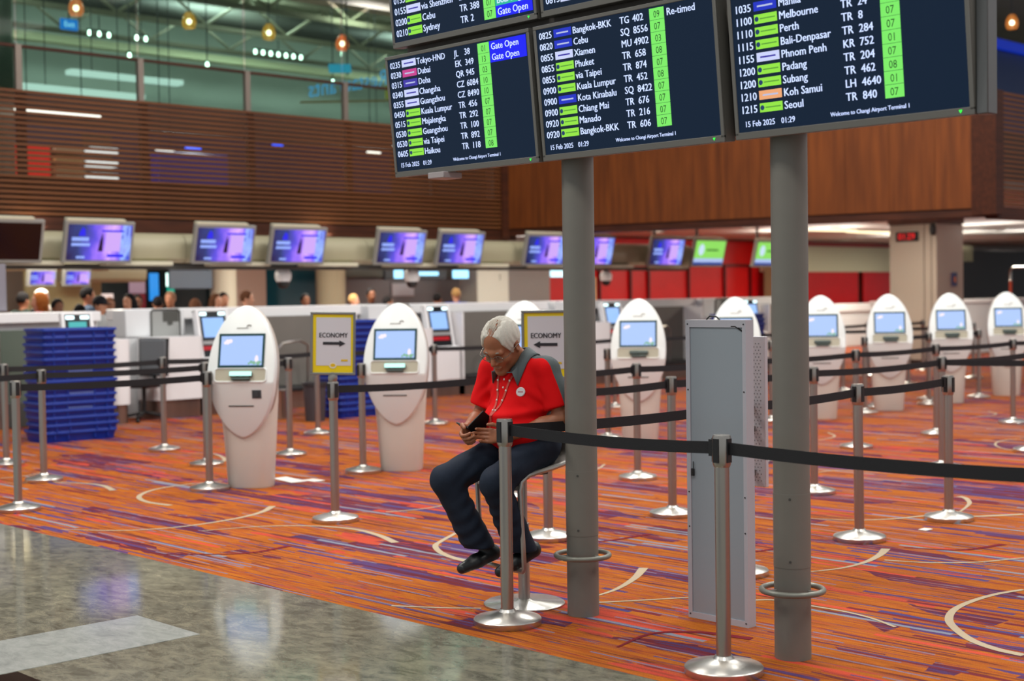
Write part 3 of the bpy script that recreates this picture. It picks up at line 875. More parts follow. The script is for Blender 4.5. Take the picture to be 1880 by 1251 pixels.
def monitor(label, x, kind, y=17.85, z=2.40, w=1.03, h=0.58, tilt=R(14), name='monitor'):
    t = thing(name, label, 'monitor', (x + w / 2, y, z), 0, 'monitors along the counters')
    t.rotation_euler = (tilt, 0, 0)
    a, b = w / 2, h / 2
    g = h / 0.58
    MB().box(-a, a, 0.0, 0.07, -b, b, bev=0.008).build('housing', scr_frame, t)
    fr = 0.045
    if kind == 'off':
        MB().box(-a + fr, a - fr, -0.006, 0.0, -b + fr, b - fr).build('screen', mat('screen_off', (16, 10, 12), 0.12), t)
    elif kind == 'ad':
        s_ = MB().box(-a + fr, a - fr, -0.006, 0.0, -b + fr, b - fr).build('screen', ad_m, t)
        k = MB()
        k.box(0.08 * w, 0.30 * w, -0.009, -0.007, -b + 0.17 * g, b - 0.14 * g)
        k.build('advert_poster_area', ad_pink, t)
        for q in ((-0.40, -0.16, 0.02 * g, 0.07 * g), (-0.40, -0.14, -0.05 * g, -0.01 * g), (-0.32, -0.2, -0.22 * g, -0.19 * g)):
            MB().box(q[0] * w, q[1] * w, -0.009, -0.007, q[2], q[3]).build('advert_text_line', ad_white, t)
        for q in ((0.34, 0.37), (0.41, 0.435)):
            MB().box(q[0] * w, q[1] * w, -0.009, -0.007, -0.05 * g, b - 0.06).build('advert_light_bar', ad_white, t)
        k = MB()
        k.add([(-0.02 * w, -0.009, -0.12 * g), (0.05 * w, -0.009, -0.12 * g), (0.045 * w, -0.009, 0.05 * g), (0.03 * w, -0.009, 0.14 * g), (0.0, -0.009, 0.02 * g)], [(0, 1, 2, 3, 4)])
        MB().box(0.02 * w, 0.34 * w, -0.009, -0.007, b - 0.12 * g - 0.02, b - 0.095 * g - 0.02).build('advert_bar', ad_blue, t)
        k.build('advert_figure', ad_dark, t)
        k = MB()
        k.add([(-0.31 * w, -0.0095, 0.09 * g), (-0.21 * w, -0.0095, 0.09 * g), (-0.22 * w, -0.0095, 0.18 * g), (-0.26 * w, -0.0095, 0.21 * g), (-0.29 * w, -0.0095, 0.16 * g)], [(0, 1, 2, 3, 4)])
        MB().box(0.12 * w, 0.36 * w, -0.0095, -0.0085, -b + 0.09 * g, -b + 0.13 * g).build('advert_bar', ad_blue, t)
        k.build('advert_emblem', ad_blue, t)
    else:
        MB().box(-a + fr, a - fr, -0.006, 0.0, -b + fr + 0.13, b - fr).build('screen', emis('screen_green', (140, 220, 96), 0.9), t)
        MB().box(-a + fr, a - fr, -0.006, 0.0, -b + fr + 0.05, -b + fr + 0.13).build('screen_band', emis('screen_pale_blue', (170, 190, 235), 0.9), t)
        MB().box(-a + fr, a - fr, -0.006, 0.0, -b + fr, -b + fr + 0.05).build('screen_band', emis('screen_blue', (20, 60, 150), 0.8), t)
        MB().lathe([(0.0, 0), (0.09, 0)], 18, cap=False, M=Matrix(((1, 0, 0, -0.28), (0, 0, -1, -0.008), (0, 1.3, 0, 0.06), (0, 0, 0, 1)))).build('round_emblem', emis('emblem_pale', (200, 225, 245), 0.9), t)
        MB().box(-0.12, 0.26, -0.009, -0.007, 0.04, 0.075).build('text_line', emis('text_dark_green', (60, 130, 50), 0.6, False), t)
    MB().box(-0.03, 0.03, 0.07, 0.35, -0.04, 0.04).build('mount_arm', dark_grey, t)
    if name == 'small_monitor' or x > 20.9:
        MB().box(-0.02, 0.02, 0.3, 0.34, 0.0, CEIL - z - 0.02, M=Matrix.Rotation(-tilt, 4, 'X')).build('drop_rod', dark_grey, t)
    MB().box(-a + 0.02, a - 0.15, 0.0, 0.09, b, b + 0.03).build('top_lamp', cream_lt, t)
kinds = ['off', 'ad', 'ad', 'ad', 'ad', 'ad', 'ad', 'ad', 'ad', 'green', 'green']
xs = [7.66, 8.98, 10.97, 12.28, 14.31, 15.62, 17.66, 18.97, 21.04, 22.37, 24.42]
for i, (x, k) in enumerate(zip(xs, kinds)):
    lb = {'off': 'switched-off black monitor at the far left of the beam', 'ad': 'purple advert monitor on the cream beam, %s from the left' % ORD[i], 'green': 'bright green airline monitor, %s of the two' % ('left' if i == 9 else 'right one half behind the board post')}[k]
    monitor(lb, x, k)
for j, x in enumerate((10.42, 11.04)):
    monitor(('left' if j == 0 else 'right') + ' small purple monitor hanging above the queue', x, 'ad', 22.0, 2.0, 0.5, 0.3, R(12), 'small_monitor')
tag(extrude_x(prof, 12.0, 13.6).build('rear_beam', cream_beam, None, (0, 24.0, 1.95)), 'short cream beam hanging above the queue behind', 'beam')
tag(extrude_x(prof, 9.5, 12.0).build('rear_beam', cream_beam, None, (0, 22.4, 2.12)), 'cream beam behind the small monitors', 'beam')
# dome cameras
def dome(label, x, y, z, s=1.0):
    t = thing('dome_camera', label, 'camera', (x, y, z))
    MB().lathe([(0.0, 0.14 * s), (0.08 * s, 0.12 * s), (0.125 * s, 0.06 * s), (0.13 * s, -0.02 * s), (0.105 * s, -0.085 * s)], 20, cap=False).build('shell', white_pt, t)
    MB().lathe([(0.10 * s, -0.085 * s), (0.085 * s, -0.15 * s), (0.05 * s, -0.185 * s), (0.0, -0.195 * s)], 16, cap=False).build('lens_dome', black_pl, t)
    MB().tube([(0, 0, 0.13 * s), (0, 0, 2.1 - z)], 0.02, 8).build('stem', white_pt, t)
dome('round white dome camera under the third advert monitor', 12.9, 18.42, 1.95)
dome('round white dome camera beside the lit blue signs', 15.52, 18.42, 1.94)
dome('bright white globe under the beam right of the grey post', 20.4, 18.42, 1.93, 0.9)
# small lit way signs
def hung_sign(name, lb, x0, x1, y, z0, z1, m):
    t = thing(name, lb, 'sign', ((x0 + x1) / 2, y, z0))
    a, h = (x1 - x0) / 2, z1 - z0
    MB().box(-a, a, 0, 0.05, 0, h, bev=0.008).build('lit_face', m, t)
    MB().box(-0.015, 0.015, 0.01, 0.04, h, CEIL - z0).build('hanger', dark_grey, t)
sg = thing('way_sign', 'dark hanging direction sign with two lit pale blue lines', 'sign', (19.5, 23.5, 2.0))
MB().box(-0.45, 1.3, 0, 0.06, -0.03, 0.5, bev=0.01).build('case', mat('sign_dark', (20, 30, 44), 0.4), sg)
MB().box(0.4, 0.44, 0.01, 0.05, 0.5, CEIL - 2.0).build('hanger', dark_grey, sg)
MB().box(-0.35, 0.0, -0.012, 0.0, 0.26, 0.46).box(-0.2, 0.05, -0.012, 0, 0.0, 0.2).box(0.12, 1.05, -0.012, 0, 0.06, 0.14).box(0.05, 0.3, -0.012, 0, 0.3, 0.42).build('lit_symbols', emis('sign_cyan', (150, 220, 255), 1.8), sg)
hung_sign('lit_square_sign', 'small square cyan lit sign left of the white pillar', 21.1, 21.55, 23.6, 2.0, 2.26, emis('sign_cyan', (150, 220, 255), 1.8))
hung_sign('lit_sign', 'bright white lit sign beside the left board post', 24.0, 24.75, 23.4, 2.02, 2.3, emis('sign_white_cyan', (190, 240, 250), 1.6))
shop('white_notice', 'white notice on the grey wall behind the counters', 'notice', 20.6, 21.25, 25.15, 1.62, 1.92, mat('notice_white', (196, 200, 210), 0.5), 0.03)
p1 = thing('gate_sign', 'grey-blue panel with a lit figure one', 'sign', (14.2, 24.0, 1.82))
MB().box(0, 0.95, 0, 0.06, 0, 0.36, bev=0.01).build('board', mat('panel_grey_blue', (96, 112, 132), 0.4), p1)
tb = MB()
add_text(tb, '1', -0.06, 0.05, 0.36, 0, 'C', 1, 0.01, M=Matrix(((1, 0, 0, 0), (0, 0, -1, -0.01), (0, 1, 0, 0), (0, 0, 0, 1))))
tb.build('figure', emis('lit_one', (220, 255, 245), 2.0), p1)
for (x0, x1, y, z0, z1, c, e_, lb) in ((13.0, 13.1, 25.2, 1.75, 2.3, (20, 110, 190), 0.5, 'thin blue lit strip in the dark shopfront'), (14.55, 14.75, 25.2, 1.6, 2.15, (40, 150, 240), 0.8, 'bright blue lit strip in the dark shopfront'), (14.95, 15.1, 25.2, 1.6, 2.15, (0, 190, 160), 0.7, 'teal lit strip in the dark shopfront'), (14.1, 14.45, 25.1, 1.75, 2.3, (190, 150, 165), 0.5, 'pink poster in the dark shopfront'), (14.15, 14.45, 25.1, 1.4, 1.74, (150, 40, 50), 0.4, 'dark red poster in the dark shopfront'), (12.55, 13.0, 25.2, 1.72, 1.86, (245, 170, 90), 0.9, 'orange lit sign in the dark shopfront'), (12.9, 13.75, 25.1, 1.45, 1.75, (240, 215, 205), 0.9, 'pale lit shop window in the dark shopfront'), (11.2, 11.65, 23.6, 1.95, 2.1, (100, 180, 240), 1.0, 'pale blue lit sign at far left above the queue')):
    if y < 25:
        hung_sign('lit_sign', lb, x0, x1, y, z0, z1, emis('lit_%02x%02x%02x' % c, c, e_))
    else:
        shop('lit_sign', lb, 'lit sign', x0, x1, 25.34, z0, z1, emis('lit_%02x%02x%02x' % c, c, e_), 0.04)
shop('partition', 'tall lavender grey partition at the left frame edge', 'partition', 7.3, 8.12, 17.75, 1.49, 2.1, mat('lavender_grey', (132, 128, 138), 0.5), 0.1)

# check-in wall, podiums, bag drop machines
lw = struct(MB().box(7.3, 9.38, 17.9, 18.1, 0, 1.27).box(9.75, 26.0, 17.95, 18.15, 0, 1.33).build('wall_counter_screen', grey_lam), 'white privacy screen behind the counters')
MB().box(7.2, 9.36, 17.6, 18.15, 1.33, 1.465, bev=0.01).build('ledge', white_pt, lw)
MB().box(9.75, 26.05, 17.75, 18.2, 1.33, 1.485, bev=0.01).build('ledge', white_pt, lw)
MB().box(7.25, 9.36, 17.72, 17.9, 1.225, 1.325, bev=0.005).build('lower_ledge', white_pt, lw)
# left desk
ld = thing('check_in_desk', 'check-in desk with grey glass front at the left edge', 'desk', (7.3, 17.3, 0))
MB().box(0.0, 0.06, 0.0, 0.4, 0.0, 1.25).build('end_panel', white_pt, ld)
MB().box(0.5, 2.0, 0.35, 0.4, 0.2, 1.24).build('glass_front', glass_grey, ld)
MB().box(0.1, 0.42, 0.0, 0.05, 0.35, 1.2, bev=0.01).build('side_panel', mat('mauve_grey', (150, 138, 138), 0.5), ld)
MB().box(-0.2, 2.0, 0.1, 0.42, 0.0, 0.32, bev=0.01).build('plinth', dark_grey, ld)
MB().tube([(0.48, 0.0, 0.0), (0.48, 0.0, 1.22)], 0.03, 10).build('tube_leg', steel, ld)
def podium(label, x0, x1, y, zt=1.1, d=0.55, r=0.12):
    t = thing('podium', label, 'podium', (x0, y, 0))
    w = x1 - x0
    def rr(m_, inset):
        a, b, c_, e_ = inset, w - inset, inset, d - inset
        pts = []
        for (cx_, cy_, a0) in ((b - r, c_ + r, -90), (b - r, e_ - r, 0), (a + r, e_ - r, 90), (a + r, c_ + r, 180)):
            rr_ = r - inset * 0.5
            for k in range(6):
                q = R(a0 + k * 18)
                pts.append((cx_ + rr_ * math.cos(q), cy_ + rr_ * math.sin(q)))
        return pts
    MB().poly(rr(0, 0), 0.25, zt).build('body', white_pt, t)
    MB().poly(rr(0, 0.02), 0.0, 0.25).build('steel_plinth', plinth_steel, t)
    return t
def bag_machine(label, x, y, h=1.47, scr=(150, 190, 250), w=0.52, rz=0.0):
    t = thing('bag_drop_machine', label, 'machine', (x, y, 0), rz)
    M = Matrix.Translation((0, 0.12, 0.82)) @ Matrix.Rotation(R(-12), 4, 'X') @ Matrix.Translation((0, 0, -0.82))
    a = w / 2
    hh = h + 0.01
    MB().box(-a, a, 0.0, 0.3, 0.25, 0.8, bev=0.015).build('lower_body', white_pt, t)
    MB().box(-a + 0.02, a - 0.02, 0.02, 0.3, 0.0, 0.25).build('steel_plinth', plinth_steel, t)
    MB().box(-a, -a + 0.045, 0.0, 0.12, 0.5, hh, M=M, bev=0.01).box(a - 0.045, a, 0.0, 0.12, 0.5, hh, M=M, bev=0.01).box(-a, a, 0.02, 0.12, hh - 0.03, hh, M=M, bev=0.008).build('side_frame', white_pt, t)
    MB().box(-a + 0.04, a - 0.04, 0.015, 0.11, 0.55, hh - 0.03, M=M).build('face', mat('machine_black', (18, 22, 26), 0.3), t)
    MB().box(-a + 0.09, a - 0.09, 0.008, 0.015, 1.08, hh - 0.12, M=M).build('screen', emis('machine_screen_%d' % scr[0], scr, 1.0), t)
    for q in (-a + 0.06, a - 0.16):
        MB().box(q, q + 0.1, 0.006, 0.015, hh - 0.085, hh - 0.045, M=M).build('face_lamp', emis('face_lamp', (215, 250, 255), 2.5), t)
    MB().box(-a + 0.05, a - 0.05, 0.004, 0.015, 0.98, 1.03, M=M).build('reader_strip', mat('reader_grey', (150, 150, 150), 0.4), t)
    MB().box(-a + 0.05, a - 0.1, 0.006, 0.015, 0.9, 0.955, M=M).build('red_scanner_glow', emis('scanner_red', (200, 10, 30), 0.7), t)
    return t
def baggage_unit(label, x0, x1):
    t = thing('baggage_unit', label, 'cabinet', (x0, 17.57, 0))
    w = x1 - x0
    MB().box(0, w, 0.0, 0.35, 1.1, 1.478, bev=0.01).build('hood', grey_lam, t)
    MB().box(0, w, 0.02, 0.35, 0.0, 1.1).build('lower_panel', grey_lam, t)
    tb_ = MB()
    tb_.tube([(w * 0.42, -0.012, 1.1), (w * 0.42, -0.012, 1.44), (w * 0.45, -0.012, 1.47), (w * 0.88, -0.012, 1.47), (w * 0.91, -0.012, 1.44), (w * 0.91, -0.012, 1.1)], 0.012, 6)
    tb_.build('opening_trim', dark_grey, t)
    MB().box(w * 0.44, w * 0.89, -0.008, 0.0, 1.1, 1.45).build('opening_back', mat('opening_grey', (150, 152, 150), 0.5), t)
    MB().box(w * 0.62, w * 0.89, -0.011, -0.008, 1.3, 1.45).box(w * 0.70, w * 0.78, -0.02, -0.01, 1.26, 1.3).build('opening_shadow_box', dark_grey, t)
    return t
def dark_bay(label, x0, x1):
    t = thing('weighing_bay', label, 'counter bay', (x0, 17.0, 0))
    w = x1 - x0
    MB().box(0, w, 0.55, 0.62, 0.25, 1.34).build('back_panel', mat('bay_grey', (112, 108, 102), 0.45, noise=0.1, nscale=3), t)
    MB().box(0, 0.04, 0.1, 0.6, 0.0, 1.34).build('side_panel', white_pt, t)
    MB().box(w - 0.04, w, 0.1, 0.6, 0.0, 1.34).build('side_panel', white_pt, t)
    MB().box(0, w, 0.1, 0.6, 0.0, 0.25).build('scale_plinth', plinth_steel, t)
    MB().box(0.05, w - 0.05, 0.0, 0.55, 0.25, 0.31, bev=0.01).build('weighing_belt', black_pl, t)
    MB().tube([(w * 0.35, 0.3, 0.3), (w * 0.35, 0.28, 0.85), (w * 0.4, 0.27, 0.95), (w * 0.55, 0.27, 0.98), (w * 0.62, 0.28, 0.9), (w * 0.62, 0.3, 0.3)], 0.02, 8).build('guard_rail', steel, t)
    return t
where = ['left of the blue tray stacks at the left', 'between the first two kiosks', 'behind the left board post', 'behind the pale sheet-metal cabinet', 'right of the board posts']
for k in range(4):
    m0 = 10.6 + 4.2 * k
    podium('narrow white podium with steel plinth, %s bay from the left' % ORD[k], m0 - 1.52, m0 - 1.27, 16.75, r=0.08)
    podium('wide rounded white podium with steel plinth, %s bay from the left' % ORD[k], m0 - 0.8, m0 + 0.0, 17.0)
    bag_machine('bag drop machine with lit screen and red scanner, %s along the counter' % ORD[k], m0 + 0.3, 17.05)
    baggage_unit('light grey baggage inlet cabinet, %s along the counter' % ORD[k], m0 - 0.9, m0 + 0.02)
    dark_bay('dark weighing bay with steel rail, %s along the counter' % ORD[k], m0 + 0.65, m0 + 2.7)
bag_machine('bag drop terminal with teal screen above the left tray stack', 8.42, 16.3, 1.47, (60, 170, 170), 0.4, R(-12))
# office chair
oc = thing('office_chair', 'black mesh office chair between the white podiums', 'chair', (9.58, 16.9, 0), R(-66))
MB().lathe([(0.03, 0.1), (0.025, 0.45)], 12).build('gas_lift', black_pl, oc)
MB().box(-0.23, 0.23, -0.22, 0.22, 0.45, 0.53, bev=0.03).build('seat', black_pl, oc)
MB().box(-0.21, 0.21, 0.2, 0.24, 0.6, 1.08, bev=0.015).build('backrest', mat('chair_mesh', (104, 108, 112), 0.7), oc)
bf = MB()
bf.tube([(-0.21, 0.22, 0.6), (-0.22, 0.24, 1.08), (0.22, 0.24, 1.08), (0.21, 0.22, 0.6)], 0.022, 8, closed=True)
bf.tube([(0, 0.0, 0.46), (0, 0.24, 0.5), (0, 0.25, 0.7)], 0.025, 8)
bf.build('back_frame', black_pl, oc)
for k in range(5):
    a = 2 * math.pi * k / 5
    MB().tube([(0, 0, 0.12), (0.28 * math.cos(a), 0.28 * math.sin(a), 0.07)], 0.02, 6).build('star_leg', black_pl, oc)
    MB().lathe([(0.02, -0.02), (0.03, -0.01), (0.03, 0.01), (0.02, 0.02)], 10, M=Matrix.Translation((0.28 * math.cos(a), 0.28 * math.sin(a), 0.031)) @ Matrix.Rotation(R(90), 4, 'X')).build('castor', black_pl, oc)
# bins
b_ = thing('waste_bin', 'dark grey open waste bin behind the first economy sign', 'bin', (11.0, 15.05, 0))
MB().lathe([(0.125, 0.0), (0.15, 0.46), (0.162, 0.46), (0.162, 0.5), (0.14, 0.5), (0.12, 0.04)], 24).build('body', mat('bin_grey', (62, 58, 62), 0.5), b_)
MB().lathe([(0.155, 0.5), (0.168, 0.505), (0.168, 0.47), (0.155, 0.47)], 24, cap=False).build('rim', mat('bin_rim', (40, 38, 40), 0.5), b_)
b_ = thing('steel_bin', 'small brushed steel pedestal beside the dark waste bin', 'pedestal', (10.95, 15.8, 0))
MB().lathe([(0.15, 0.0), (0.15, 0.36), (0.155, 0.38), (0.1, 0.39)], 24).build('body', steel, b_)
MB().tube([(0, 0, 0.38), (0, 0, 0.6)], 0.012, 8).build('stem', steel, b_)

# ------------------------------------------------------------------ baggage tray stacks
def tray_mesh():
    W_, D_, H_ = 0.9, 0.6, 0.125
    v, f = [], []
    def ring(ins, z, r=0.05):
        pts = []
        a, b = W_ / 2 - ins, D_ / 2 - ins
        for (sx, sy, a0) in ((1, -1, -90), (1, 1, 0), (-1, 1, 90), (-1, -1, 180)):
            for k in range(4):
                q = R(a0 + k * 30)
                pts.append((sx * (a - r) + r * math.cos(q), sy * (b - r) + r * math.sin(q), z))
        return pts
    rings = [ring(0.03, 0.0), ring(0.014, H_ - 0.03), ring(0.0, H_ - 0.03), ring(0.0, H_ - 0.01), ring(0.004, H_), ring(0.012, H_), ring(0.018, H_ - 0.03), ring(0.034, 0.01)]
    n_ = len(rings[0])
    for r_ in rings:
        v += r_
    for j in range(len(rings) - 1):
        for i in range(n_):
            f.append((j * n_ + i, j * n_ + (i + 1) % n_, (j + 1) * n_ + (i + 1) % n_, (j + 1) * n_ + i))
    f.append(tuple(range(n_ - 1, -1, -1)))
    e = (len(rings) - 1) * n_
    f.append(tuple(range(e, e + n_)))
    mb = MB().add(v, f)
    return mb
tray_me = tray_mesh().mesh('tray_shell')
tray_me.materials.append(blue_tray)
rib = MB()
for x in (-0.32, -0.16, 0.16, 0.32):
    rib.box(x - 0.008, x + 0.008, -0.292, -0.265, 0.03, 0.095)
rib_me = rib.mesh('ribs')
rib_me.materials.append(blue_tray)
mark_me = MB()
for k in range(9):
    mark_me.box(-0.14 + k * 0.033, -0.118 + k * 0.033, -0.2815, -0.2745, 0.045, 0.062)
mark_me = mark_me.mesh('print')
mark_me.materials.append(mat('tray_print_grey', (110, 130, 190), 0.5))
def tray_stack(x, y, n_, rz, where_, marks):
    rnd = random.Random(int(x * 100))
    for k in range(n_):
        nth = ORD[n_ - 1 - k]
        lb = ('topmost' if k == n_ - 1 else 'bottom' if k == 0 else nth) + (' blue baggage tray' if k in (0, n_ - 1) else ' blue baggage tray from the top') + ' in the stack ' + where_
        t = thing('baggage_tray', lb, 'tray', (x + rnd.uniform(-.012, .012), y + rnd.uniform(-.012, .012), k * 0.0835), rz + rnd.uniform(-.012, .012), 'blue baggage trays stacked by the counters')
        mk('shell', tray_me, None, t)
        mk('ribs', rib_me, None, t)['kind'] = 'stuff'
        if k in marks:
            mk('print', mark_me, None, t)['kind'] = 'stuff'
tray_stack(7.80, 15.43, 15, R(-3), 'at the left frame edge', (4, 6, 9))
tray_stack(11.85, 15.35, 15, R(0), 'behind the second kiosk', (1,))
tray_stack(15.85, 15.45, 15, R(0), 'behind the left board post', ())
tray_stack(20.6, 15.45, 14, R(0), 'behind the right board post', ())

# ------------------------------------------------------------------ self check-in kiosks
def kiosk(x, y, label, rz, lit=True, sticker=False):
    t = thing('check_in_kiosk', label, 'kiosk', (x, y, 0), rz, 'self check-in kiosks in a row')
    for nm, me in KM:
        if nm == 'sticker' and not sticker:
            continue
        if nm == 'scanner_glow' and not lit:
            continue
        o = mk(nm, me, None, t)
        if nm == 'screen':
            for sn, sm_ in KS:
                mk(sn, sm_, None, o)
    return t
def kiosk_parts():
    out = []
    zc = 0.90
    def py(z):
        if z >= zc:
            return -0.215 + 0.15 * (z - zc) / (1.54 - zc)
        return -0.215 + 0.05 * (zc - z) / (zc - 0.43)
    def hw(z):
        tt = (z - 0.985) / 0.555
        if tt >= 0:
            return 0.295 * max(0, 1 - tt ** 2) ** 0.58
        return 0.295 * max(0, 1 - abs(tt) ** 2) ** 0.62
    # oval head: rings follow the outline; strips join left and right edges
    ths = np.linspace(0, math.pi, 33)
    zs = [0.985 + 0.555 * math.cos(a) for a in ths]
    if True:
        zs = sorted(set([round(z, 4) for z in zs] + [zc, zc + 0.004, zc - 0.004]), reverse=True)
    def loop(scale, off):
        Lp = [(-hw(z) * scale, py(0.985 + (z - 0.985) * scale) + off, 0.985 + (z - 0.985) * scale) for z in zs]
        Rp = [(hw(z) * scale, p[1], p[2]) for z, p in zip(zs, Lp)]
        return Lp, Rp
    layers = [(0.965, 0.0), (0.99, 0.006), (1.0, 0.02), (1.0, 0.075), (0.97, 0.09), (0.90, 0.095)]
    mb = MB()
    n_ = len(zs)
    v, f = [], []
    idx = []
    for s_, o_ in layers:
        Lp, Rp = loop(s_, o_)
        b0 = len(v)
        v += Lp + Rp
        idx.append(b0)
    for i in range(n_ - 1):      # front cap and back cap
        b0 = idx[0]
        f.append((b0 + i, b0 + i + 1, b0 + n_ + i + 1, b0 + n_ + i))
        b1 = idx[-1]
        f.append((b1 + i, b1 + n_ + i, b1 + n_ + i + 1, b1 + i + 1))
    nf = len(f)
    side = []
    for a, b in zip(idx[:-1], idx[1:]):
        for i in range(n_ - 1):
            side.append((a + i, b + i, b + i + 1, a + i + 1))
            side.append((a + n_ + i, a + n_ + i + 1, b + n_ + i + 1, b + n_ + i))
    mb.add(v, f, 0, False)
    o0 = len(mb.v) - len(v)
    mb.f += side
    mb.mi += [0] * len(side)
    mb.sm += [True] * len(side)
    me = mb.mesh('head'); me.materials.append(kiosk_white)
    out.append(('head', me))
    # grey rim line behind the head
    mb = MB()
    v, f = [], []
    for s_, o_ in ((0.985, 0.085), (1.0, 0.095), (1.0, 0.13), (0.93, 0.14)):
        Lp, Rp = loop(s_, o_)
        v += Lp + Rp[::-1]
    m2 = 2 * n_
    for j in range(3):
        for i in range(m2 - 1):
            f.append((j * m2 + i, (j + 1) * m2 + i, (j + 1) * m2 + i + 1, j * m2 + i + 1))
    mb.add(v, f, 0, True)
    me = mb.mesh('rim'); me.materials.append(kiosk_edge)
    out.append(('rim', me))
    # pedestal: lofted rounded sections
    v, f = [], []
    secs = [(0.0, 0.185, 0.15, 0.02), (0.012, 0.19, 0.155, 0.02), (0.4, 0.215, 0.16, 0.02), (0.75, 0.245, 0.165, 0.0), (1.0, 0.255, 0.15, -0.01), (1.2, 0.235, 0.10, 0.03), (1.38, 0.17, 0.06, 0.045), (1.46, 0.09, 0.03, 0.05)]
    nn = 32
    for z, a, b, yo in secs:
        for i in range(nn):
            q = 2 * math.pi * i / nn
            c_, s_ = math.cos(q), math.sin(q)
            v.append((a * math.copysign(abs(c_) ** 0.7, c_), yo + b * math.copysign(abs(s_) ** 0.7, s_), z))
    for j in range(len(secs) - 1):
        for i in range(nn):
            f.append((j * nn + i, j * nn + (i + 1) % nn, (j + 1) * nn + (i + 1) % nn, (j + 1) * nn + i))
    f.append(tuple(range(nn - 1, -1, -1)))
    e = (len(secs) - 1) * nn
    f.append(tuple(range(e, e + nn)))
    mb = MB().add(v, f, 0, True)
    mb.sm[-1] = mb.sm[-2] = False
    me = mb.mesh('pedestal'); me.materials.append(kiosk_bounce_tint)
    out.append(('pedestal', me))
    # upper slope frame
    th = math.atan2(0.15, 0.64)
    MU = Matrix.Translation((0, -0.215, zc)) @ Matrix.Rotation(-th, 4, 'X')      # local z runs up the slope, -y out of it
    bz = MB()
    for q in ((-0.20, 0.20, 0.125, 0.145), (-0.20, 0.20, 0.395, 0.415), (-0.20, -0.182, 0.145, 0.395), (0.182, 0.20, 0.145, 0.395)):
        bz.box(q[0], q[1], -0.012, 0.01, q[2], q[3], M=MU)
    me = bz.mesh('screen_bezel'); me.materials.append(dark_teal)
    out.append(('screen_bezel', me))
    me = MB().box(-0.182, 0.182, -0.006, 0.01, 0.145, 0.395, M=MU).mesh('screen'); me.materials.append(emis('kiosk_screen', (168, 196, 250), 0.92))
    out.append(('screen', me))
    ks = []
    k1 = MB()
    for (cx_, cz_, r_) in ((-0.125, 0.345, 0.022), (-0.10, 0.352, 0.018), (-0.145, 0.337, 0.014)):
        k1.lathe([(0, 0), (r_, 0)], 12, cap=False, M=MU @ Matrix(((1, 0, 0, cx_), (0, 0, -1, -0.008), (0, 1, 0, cz_), (0, 0, 0, 1))))
    k1.lathe([(0, 0), (0.024, 0)], 12, cap=False, M=MU @ Matrix(((0.7, 0, 0, 0.135), (0, 0, -1, -0.008), (0, 1.5, 0, 0.195), (0, 0, 0, 1))))
    m_ = k1.mesh('cloud_mark'); m_.materials.append(emis('kiosk_cloud', (238, 226, 250), 1.0, False)); ks.append(('cloud_mark', m_))
    k2 = MB()
    for (cx_, cz_, r_) in ((0.09, 0.172, 0.014), (0.115, 0.165, 0.016), (0.15, 0.163, 0.018), (0.165, 0.17, 0.012), (0.07, 0.16, 0.01)):
        k2.lathe([(0, 0), (r_, 0)], 10, cap=False, M=MU @ Matrix(((1, 0, 0, cx_), (0, 0, -1, -0.0085), (0, 1, 0, cz_), (0, 0, 0, 1))))
    m_ = k2.mesh('plant_mark'); m_.materials.append(emis('kiosk_green', (130, 180, 150), 0.9, False)); ks.append(('plant_mark', m_))
    # tray recess: raised lip, flush floor coloured darker to stand for shade
    rec = MB()
    pts = []
    for (cx_, cz_, a0) in ((0.195, 0.095, 0), (-0.195, 0.095, 90), (-0.195, 0.03, 180), (0.195, 0.03, 270)):
        for k in range(6):
            q = R(a0 + k * 18)
            pts.append((cx_ + 0.03 * math.cos(q), -0.004, cz_ + 0.025 * math.sin(q)))
    rec.tube([MU @ Vector(p) for p in pts], 0.007, 6, closed=True)
    me = rec.mesh('tray_lip'); me.materials.append(kiosk_white)
    out.append(('tray_lip', me))
    fl_ = MB().add([MU @ Vector((p[0], -0.003, p[2])) for p in pts], [tuple(range(len(pts)))[::-1]])
    me = fl_.mesh('tray_floor'); me.materials.append(mat('kiosk_tray_shade', (176, 172, 152), 0.5))
    out.append(('tray_floor', me))
    rd = MB().box(-0.09, 0.11, -0.03, -0.004, 0.045, 0.085, M=MU, bev=0.008).box(-0.07, 0.09, -0.036, -0.004, 0.018, 0.034, M=MU, bev=0.004)
    me = rd.mesh('document_reader'); me.materials.append(mat('reader_dark', (70, 84, 80), 0.4))
    out.append(('document_reader', me))
    me = MB().box(-0.085, 0.105, -0.034, -0.0305, 0.052, 0.088, M=MU).mesh('scanner_glow'); me.materials.append(emis('scanner_cyan', (190, 250, 238), 1.3))
    out.append(('scanner_glow', me))
    # lower slope
    th2 = math.atan2(0.05, 0.47)
    ML = Matrix.Translation((0, -0.215, zc)) @ Matrix.Rotation(th2, 4, 'X')
    me = MB().box(-0.11, 0.11, -0.004, 0.006, -0.205, -0.195, M=ML).mesh('paper_slot'); me.materials.append(dark_grey)
    out.append(('paper_slot', me))
    me = MB().box(0.10, 0.18, -0.004, 0.006, -0.135, -0.065, M=ML).box(0.125, 0.155, -0.012, -0.004, -0.12, -0.08, M=ML).mesh('sticker'); me.materials.append(mat('sticker_dark', (60, 66, 70), 0.4))
    out.append(('sticker', me))
    lg = MB().box(-0.055, 0.045, -0.003, 0.004, 0.462, 0.468, M=MU)
    lg.tube([MU @ Vector(p) for p in ((0.03, -0.002, 0.478), (0.05, -0.003, 0.492), (0.07, -0.002, 0.488), (0.066, -0.002, 0.478))], 0.004, 5)
    me = lg.mesh('logo'); me.materials.append(mat('logo_grey', (150, 150, 142), 0.5))
    out.append(('logo', me))
    return out, ks
KM, KS = kiosk_parts()
KROT = -R(53)
